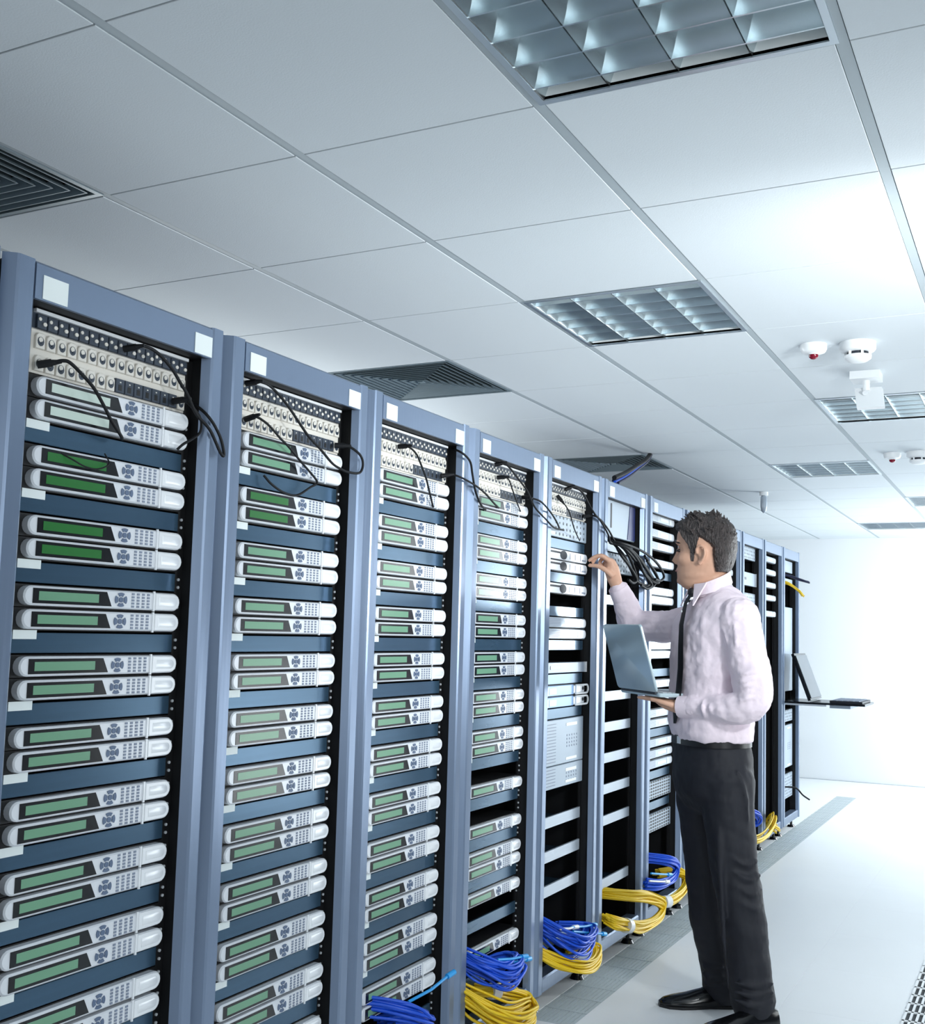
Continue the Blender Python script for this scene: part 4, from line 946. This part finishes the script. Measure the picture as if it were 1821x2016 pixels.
for k in range(260):
    a = rh.uniform(-.95, .95)*PI; el = rh.uniform(.05, 1.35)
    f = -.005+.112*math.cos(a)*math.cos(el); l_ = .083*math.sin(a)*math.cos(el); z = 1.752+.088*math.sin(el)
    if f > .03 and z < 1.79: continue
    c = hp(f, l_, z); out = (HF*f*8+HL*l_*9+Vector((0, 0, (z-1.74)*8))).normalized()
    d = (HF*rh.uniform(.2, 1.0)+HL*rh.uniform(-.5, .5)+Vector((0, 0, rh.uniform(-.2, .8)))+out*.35).normalized()
    H.tube([c-d*.018, c+d*.006+out*.002, c+d*rh.uniform(.018, .030)+out*.004], [.006, .0048, .0018], 6)
fuse(H, 'hair', MT['hair'], man, 0.0026, 0.35, 1, [(0.010, 0.005, 0)])
# ---- shirt
S = MB()
tor = [(.996, -.022, .132, .170), (1.02, -.024, .138, .178), (1.06, -.026, .143, .182), (1.12, -.024, .140, .180), (1.2, -.024, .138, .182), (1.28, -.022, .138, .188), (1.36, -.018, .137, .196),
       (1.42, -.010, .130, .200), (1.465, -.002, .118, .192), (1.500, .004, .100, .165), (1.53, .006, .080, .12), (1.556, .0, .066, .078), (1.575, -.012, .060, .062)]
S.loft([ering(L(c, 0, z), TF, TL_, a, bb, 32, 2.35) for z, c, a, bb in tor])
limb(S, [(.075, -.150, 1.452, .076), (.098, -.185, 1.34, .073), (.116, -.205, 1.24, .070), (.125, -.212, 1.165, .066), (.092, -.205, 1.128, .064), (.03, -.180, 1.122, .056), (-.05, -.140, 1.122, .048), (-.105, -.112, 1.119, .041)])
limb(S, [(-.095, .150, 1.440, .074), (-.165, .195, 1.418, .066), (-.250, .245, 1.415, .063), (-.335, .285, 1.430, .060), (-.358, .270, 1.472, .055), (-.378, .246, 1.520, .047), (-.392, .230, 1.552, .041)])
def ridge(pts, r_):
    P_ = smooth_path([L(*q) for q in pts], 5); n_ = len(P_)
    S.tube(P_, [r_*(0.35+0.65*math.sin(PI*(i+.5)/n_)) for i in range(n_)], 8)
def onT(z, ang, k=1.0):   # point on the torso surface, angle from forward towards the man's left
    rows_ = [r_ for r_ in tor]; 
    for q in range(len(rows_)-1):
        if rows_[q][0] <= z <= rows_[q+1][0]:
            t = (z-rows_[q][0])/(rows_[q+1][0]-rows_[q][0]); c, a, bb = [rows_[q][i]+(rows_[q+1][i]-rows_[q][i])*t for i in (1, 2, 3)]
            p_ = TF*(a*k*math.cos(ang))+TL_*(bb*k*math.sin(ang)); return (c+p_.dot(PU), p_.dot(PV), z)
    return (0, 0, z)
for z0, a0, z1, a1, r_ in ((1.06, .35, 1.10, 1.2, .010), (1.03, .5, 1.05, 1.5, .011), (1.09, .9, 1.15, 1.6, .010), (1.20, .3, 1.26, 1.0, .009), (1.30, .55, 1.38, 1.05, .010), (1.36, .45, 1.43, 1.0, .009), (1.015, .1, 1.04, .8, .009), (1.25, .7, 1.36, 1.2, .010), (1.14, .2, 1.17, .8, .008)):
    ridge([onT(z0+(z1-z0)*t, a0+(a1-a0)*t, .985) for t in (0, .33, .66, 1)], r_)
for q in range(5):        # folds at the bend of the carrying arm and down the upper sleeve
    z = 1.16+.022*q
    ridge([(.058+.004*q, -.235, z-.012), (.085, -.268, z), (.125, -.272, z+.012), (.165, -.250, z+.02)], .009)
for q in range(4):
    ridge([(.04-.03*q, -.215+.012*q, 1.155), (.035-.03*q, -.235+.012*q, 1.125), (.045-.03*q, -.222+.012*q, 1.088)], .008)
ridge([(.02, -.165, 1.47), (.022, -.20, 1.40), (.045, -.225, 1.32)], .010); ridge([(.05, -.19, 1.49), (.06, -.235, 1.40), (.075, -.25, 1.30)], .009)
for q in range(3):
    ridge([(-.15-.05*q, .14+.03*q, 1.41), (-.155-.05*q, .135+.03*q, 1.385), (-.165-.05*q, .16+.03*q, 1.36)], .008)
shirt = fuse(S, 'shirt', MT['shirt'], man, 0.0050, 0.5, 4, [(0.085, 0.020, 0), (0.03, 0.005, 0)])
# cuffs
def cuff(a, b_, r0, r1, name='cuff'):
    a, b_ = L(*a), L(*b_); m = MB(); d = (b_-a).normalized(); o1 = d.orthogonal().normalized(); o2 = d.cross(o1)
    def rg(c, r): return [c+o1*r*math.cos(2*PI*k/18)+o2*r*math.sin(2*PI*k/18) for k in range(18)]
    m.loft([rg(a, r0), rg(b_, r1), rg(b_-d*.002, r1-.004), rg(a, r0-.004), rg(a, r0)], 0, False)
    m.build(name, MT['shirt'], man, 40)
cuff((-.075, -.128, 1.121), (-.136, -.098, 1.118), .0435, .041)
cuff((-.381, .243, 1.528), (-.400, .222, 1.570), .0435, .0405)
# collar: standing band folded over
m = MB(); rg_ = []
def colring(z0, tilt, a, bb, da=0):
    out = []
    for k in range(28):
        t = 2*PI*k/28; cs, sn = math.cos(t), math.sin(t)
        c = L(-.026, 0, 0)+TF*(a*cs)+TL_*(bb*sn)
        out.append(c+Vector((0, 0, z0-tilt*(cs+0.0))))
    return out
m.loft([colring(1.545, .022, .066, .068), colring(1.600, .030, .064, .064), colring(1.603, .030, .068, .069), colring(1.562, .028, .079, .083), colring(1.556, .028, .077, .081), colring(1.592, .030, .066, .067)], 0, False)
m.build('collar', MT['shirt'], man, 50)
for sg in (1, -1):       # collar points
    a = L(-.026, 0, 1.575)+TF*.070+TL_*sg*.006; b_ = L(-.026, 0, 1.580)+TF*.050+TL_*sg*.062; c = L(-.026, 0, 1.492)+TF*.100+TL_*sg*.050; e = TF*.006
    m = MB(); m.loft([[a, b_, c], [a+e, b_+e, c+e]]); m.build('collar_point', MT['shirt'], man)
# tie
def chest(z, ff):       # a point just in front of the shirt
    return L(-.022, 0, z)+TF*ff
tp = [(1.548, .078, .012, 0), (1.535, .095, .016, .004), (1.50, .120, .014, .012), (1.42, .146, .017, .030), (1.34, .151, .019, .036), (1.26, .150, .021, .034), (1.18, .152, .022, .026), (1.10, .156, .023, .012), (1.055, .158, .004, .006)]
m = MB(); m.loft([[chest(z, f)+TL_*(o_-w_), chest(z, f+.0035)+TL_*o_, chest(z, f-.001)+TL_*(o_+w_), chest(z, f-.008)+TL_*o_] for z, f, w_, o_ in tp]); m.build('tie', MT['tie'], man, 30)
m = MB(); m.ell(chest(1.543, .088), (TF*.014, TL_*.018, Vector((0, 0, .018)))); m.build('tie_knot', MT['tie'], man, 60)
# shirt pocket seam / placket buttons
m = MB()
for z in (1.47, 1.39, 1.31): m.ell(chest(z, .145)+TL_*.03, (TF*.002, TL_*.005, Vector((0, 0, .005))))
m.build('shirt_buttons', MT['white'], man, 60)
# ---- trousers
T = MB()
hip = [(1.005, -.023, .128, .166), (.97, -.02, .128, .168), (.92, -.018, .132, .172), (.86, -.016, .134, .174), (.80, -.016, .126, .168), (.75, -.010, .100, .145), (.72, -.006, .06, .10)]
T.loft([ering(L(c, 0, z), TF, TL_, a, bb, 32, 2.3) for z, c, a, bb in hip])
limb(T, [(-.060, .070, .86, .104), (-.054, .080, .72, .092), (-.045, .088, .56, .080), (-.036, .092, .42, .077), (-.012, .096, .26, .073), (.018, .10, .12, .074), (.026, .10, .075, .076)], 20)
limb(T, [(.028, -.075, .86, .108), (.044, -.085, .72, .095), (.060, -.092, .56, .083), (.085, -.096, .42, .084), (.108, -.10, .28, .080), (.122, -.10, .14, .078), (.130, -.10, .085, .080)], 20)
S = T
ridge([(.005, -.165, .80), (.012, -.172, .60), (.022, -.176, .40), (.045, -.178, .14)], .012)      # pressed crease, near leg
for q in range(3):
    ridge([(.06, -.185, .115+.03*q), (.13, -.187+.004*q, .100+.032*q), (.20, -.14, .108+.03*q)], .011)
    ridge([(-.05, .05, .10+.03*q), (-.03, .03, .095+.03*q), (.03, .02, .105+.03*q)], .010)
for q in range(4):
    ridge([(.05+.01*q, -.178, .60-.05*q), (.10+.01*q, -.168, .575-.05*q), (.145+.006*q, -.125, .585-.05*q)], .010)
ridge([(-.075, .0, .84), (-.03, -.03, .78), (-.01, -.02, .70)], .02); ridge([(-.02, -.14, .93), (.02, -.17, .85), (.075, -.165, .76)], .011); ridge([(.07, -.165, .90), (.10, -.16, .82), (.11, -.155, .72)], .011)
fuse(T, 'trousers', MT['trouser'], man, 0.006, 0.5, 11, [(0.12, 0.018, 0), (0.035, 0.003, 0)])
m = MB()
m.loft([ering(L(-.023, 0, z), TF, TL_, a, bb, 36, 2.3) for z, a, bb in ((.978, .133, .1715), (1.010, .133, .1715), (1.010, .127, .165), (.978, .127, .165), (.978, .133, .1715))], 0, False); m.build('belt', MT['belt'], man, 40)
m = MB(); c = L(-.023, 0, .994)+TF*.132
m.loft([[c+TL_*a+Vector((0, 0, z)) for a, z in ((-.012, -.013), (.012, -.013), (.012, .013), (-.012, .013))], [c+TF*.004+TL_*a+Vector((0, 0, z)) for a, z in ((-.012, -.013), (.012, -.013), (.012, .013), (-.012, .013))]]); m.build('buckle', MT['nut'], man)
# ---- shoes
def shoe(heel, toe):
    heel = L(*heel); toe = L(*toe); d = (toe-heel); ln = d.length; d.normalize(); sd = Vector((-d.y, d.x, 0)); m = MB()
    sec = [(0.0, .026, .070), (.06, .034, .078), (.20, .036, .085), (.36, .038, .086), (.50, .042, .066), (.68, .048, .050), (.84, .044, .040), (.94, .032, .032), (1.0, .012, .020)]
    rings = []
    for t, hw, h in sec:
        c = heel+d*ln*t
        rings.append([c+sd*hw*math.cos(a)+Vector((0, 0, .014+max(0, math.sin(a))*(h-.014)-max(0, -math.sin(a))*.012)) for a in [2*PI*k/18 for k in range(18)]])
    m.loft(rings)
    up_ = m.build('shoe', MT['shoe'], man, 60)
    m = MB(); n = 12
    lo = [(0.0, .028), (.1, .036), (.25, .036), (.42, .034), (.6, .046), (.75, .050), (.9, .040), (1.0, .014)]
    out = [heel+d*ln*t+sd*hw for t, hw in lo]+[heel+d*ln*t-sd*hw for t, hw in reversed(lo)]
    m.loft([[p_ for p_ in out], [p_+Vector((0, 0, .010)) for p_ in out]]); m.build('sole', MT['rail'], up_)
    m = MB(); h0 = heel+d*ln*.0; q = [heel+d*ln*t+sd*w_ for t, w_ in ((.0, .026), (.27, .034), (.27, -.034), (.0, -.026))]
    m.loft([q, [p_+Vector((0, 0, .02)) for p_ in q]]); m.build('heel', MT['rail'], up_)
shoe((.100, .115, 0), (-.208, .040, 0))
shoe((.212, -.095, 0), (-.055, -.240, 0))
# ---- laptop resting on the left hand
hinge_c = L(-.295, 0.0, 1.166); hx = L(.49, -.87, 0); hb = L(.87, .49, 0)
lp = empty('laptop', PC+hinge_c); tag(lp, 'open silver-grey laptop resting on the left hand of the man', 'laptop')
m = MB()
def rr(w0, w1, d0, d1, r_=.012, n=4):
    out = []
    for cx_, cy_, a0 in ((w1-r_, d1-r_, 0), (w0+r_, d1-r_, PI/2), (w0+r_, d0+r_, PI), (w1-r_, d0+r_, 3*PI/2)):
        for k in range(n+1): out.append((cx_+r_*math.cos(a0+PI/2*k/n), cy_+r_*math.sin(a0+PI/2*k/n)))
    return out
o_ = rr(-.17, .17, .0, .245)
def pt(a, d, z): return hx*a+hb*d+Vector((0, 0, z))
m.loft([[pt(a*.985, .004+d*.97, -.014) for a, d in o_], [pt(a, d, -.008) for a, d in o_], [pt(a, d, 0.0) for a, d in o_]]); bs = m.build('base', MT['lapgrey'], lp, 40)
m = MB()
for r_ in range(5):
    for c_ in range(13):
        a = -.140+.0215*c_; d = .035+.0195*r_
        m.loft([[pt(x_, y_, .0002) for x_, y_ in ((a, d), (a+.018, d), (a+.018, d+.016), (a, d+.016))], [pt(x_, y_, .0016) for x_, y_ in ((a, d), (a+.018, d), (a+.018, d+.016), (a, d+.016))]])
m.build('keyboard', MT['lapkey'], bs)
m = MB(); m.loft([[pt(a, d, .0003) for a, d in rr(-.045, .045, .155, .215, .006)], [pt(a, d, .0008) for a, d in rr(-.045, .045, .155, .215, .006)]]); m.build('touchpad', MT['lapkey'], bs)
tl = math.radians(16); lu = Vector((0, 0, 1))*math.cos(tl)-hb*math.sin(tl); ln_ = lu.cross(hx).normalized()
if ln_.dot(hb) > 0: ln_ = -ln_
o2_ = rr(-.17, .17, .006, .262)
def pl(a, d, n_): return hx*a+lu*d+ln_*n_
m = MB(); m.loft([[pl(a, d, 0) for a, d in o2_], [pl(a, d, .006) for a, d in o2_], [pl(a*.985, .004+d*.98, .009) for a, d in o2_]]); ld = m.build('lid', MT['lapgrey'], lp, 40)
m = MB(); m.loft([[pl(a, d, -.0006) for a, d in rr(-.158, .158, .022, .248, .004)], [pl(a, d, .0002) for a, d in rr(-.158, .158, .022, .248, .004)]]); m.build('screen', MT['black'], ld)
m = MB(); m.cyl(hx*-.15, hx*.15, .006, 10); m.build('hinge', MT['dark'], lp, 40)
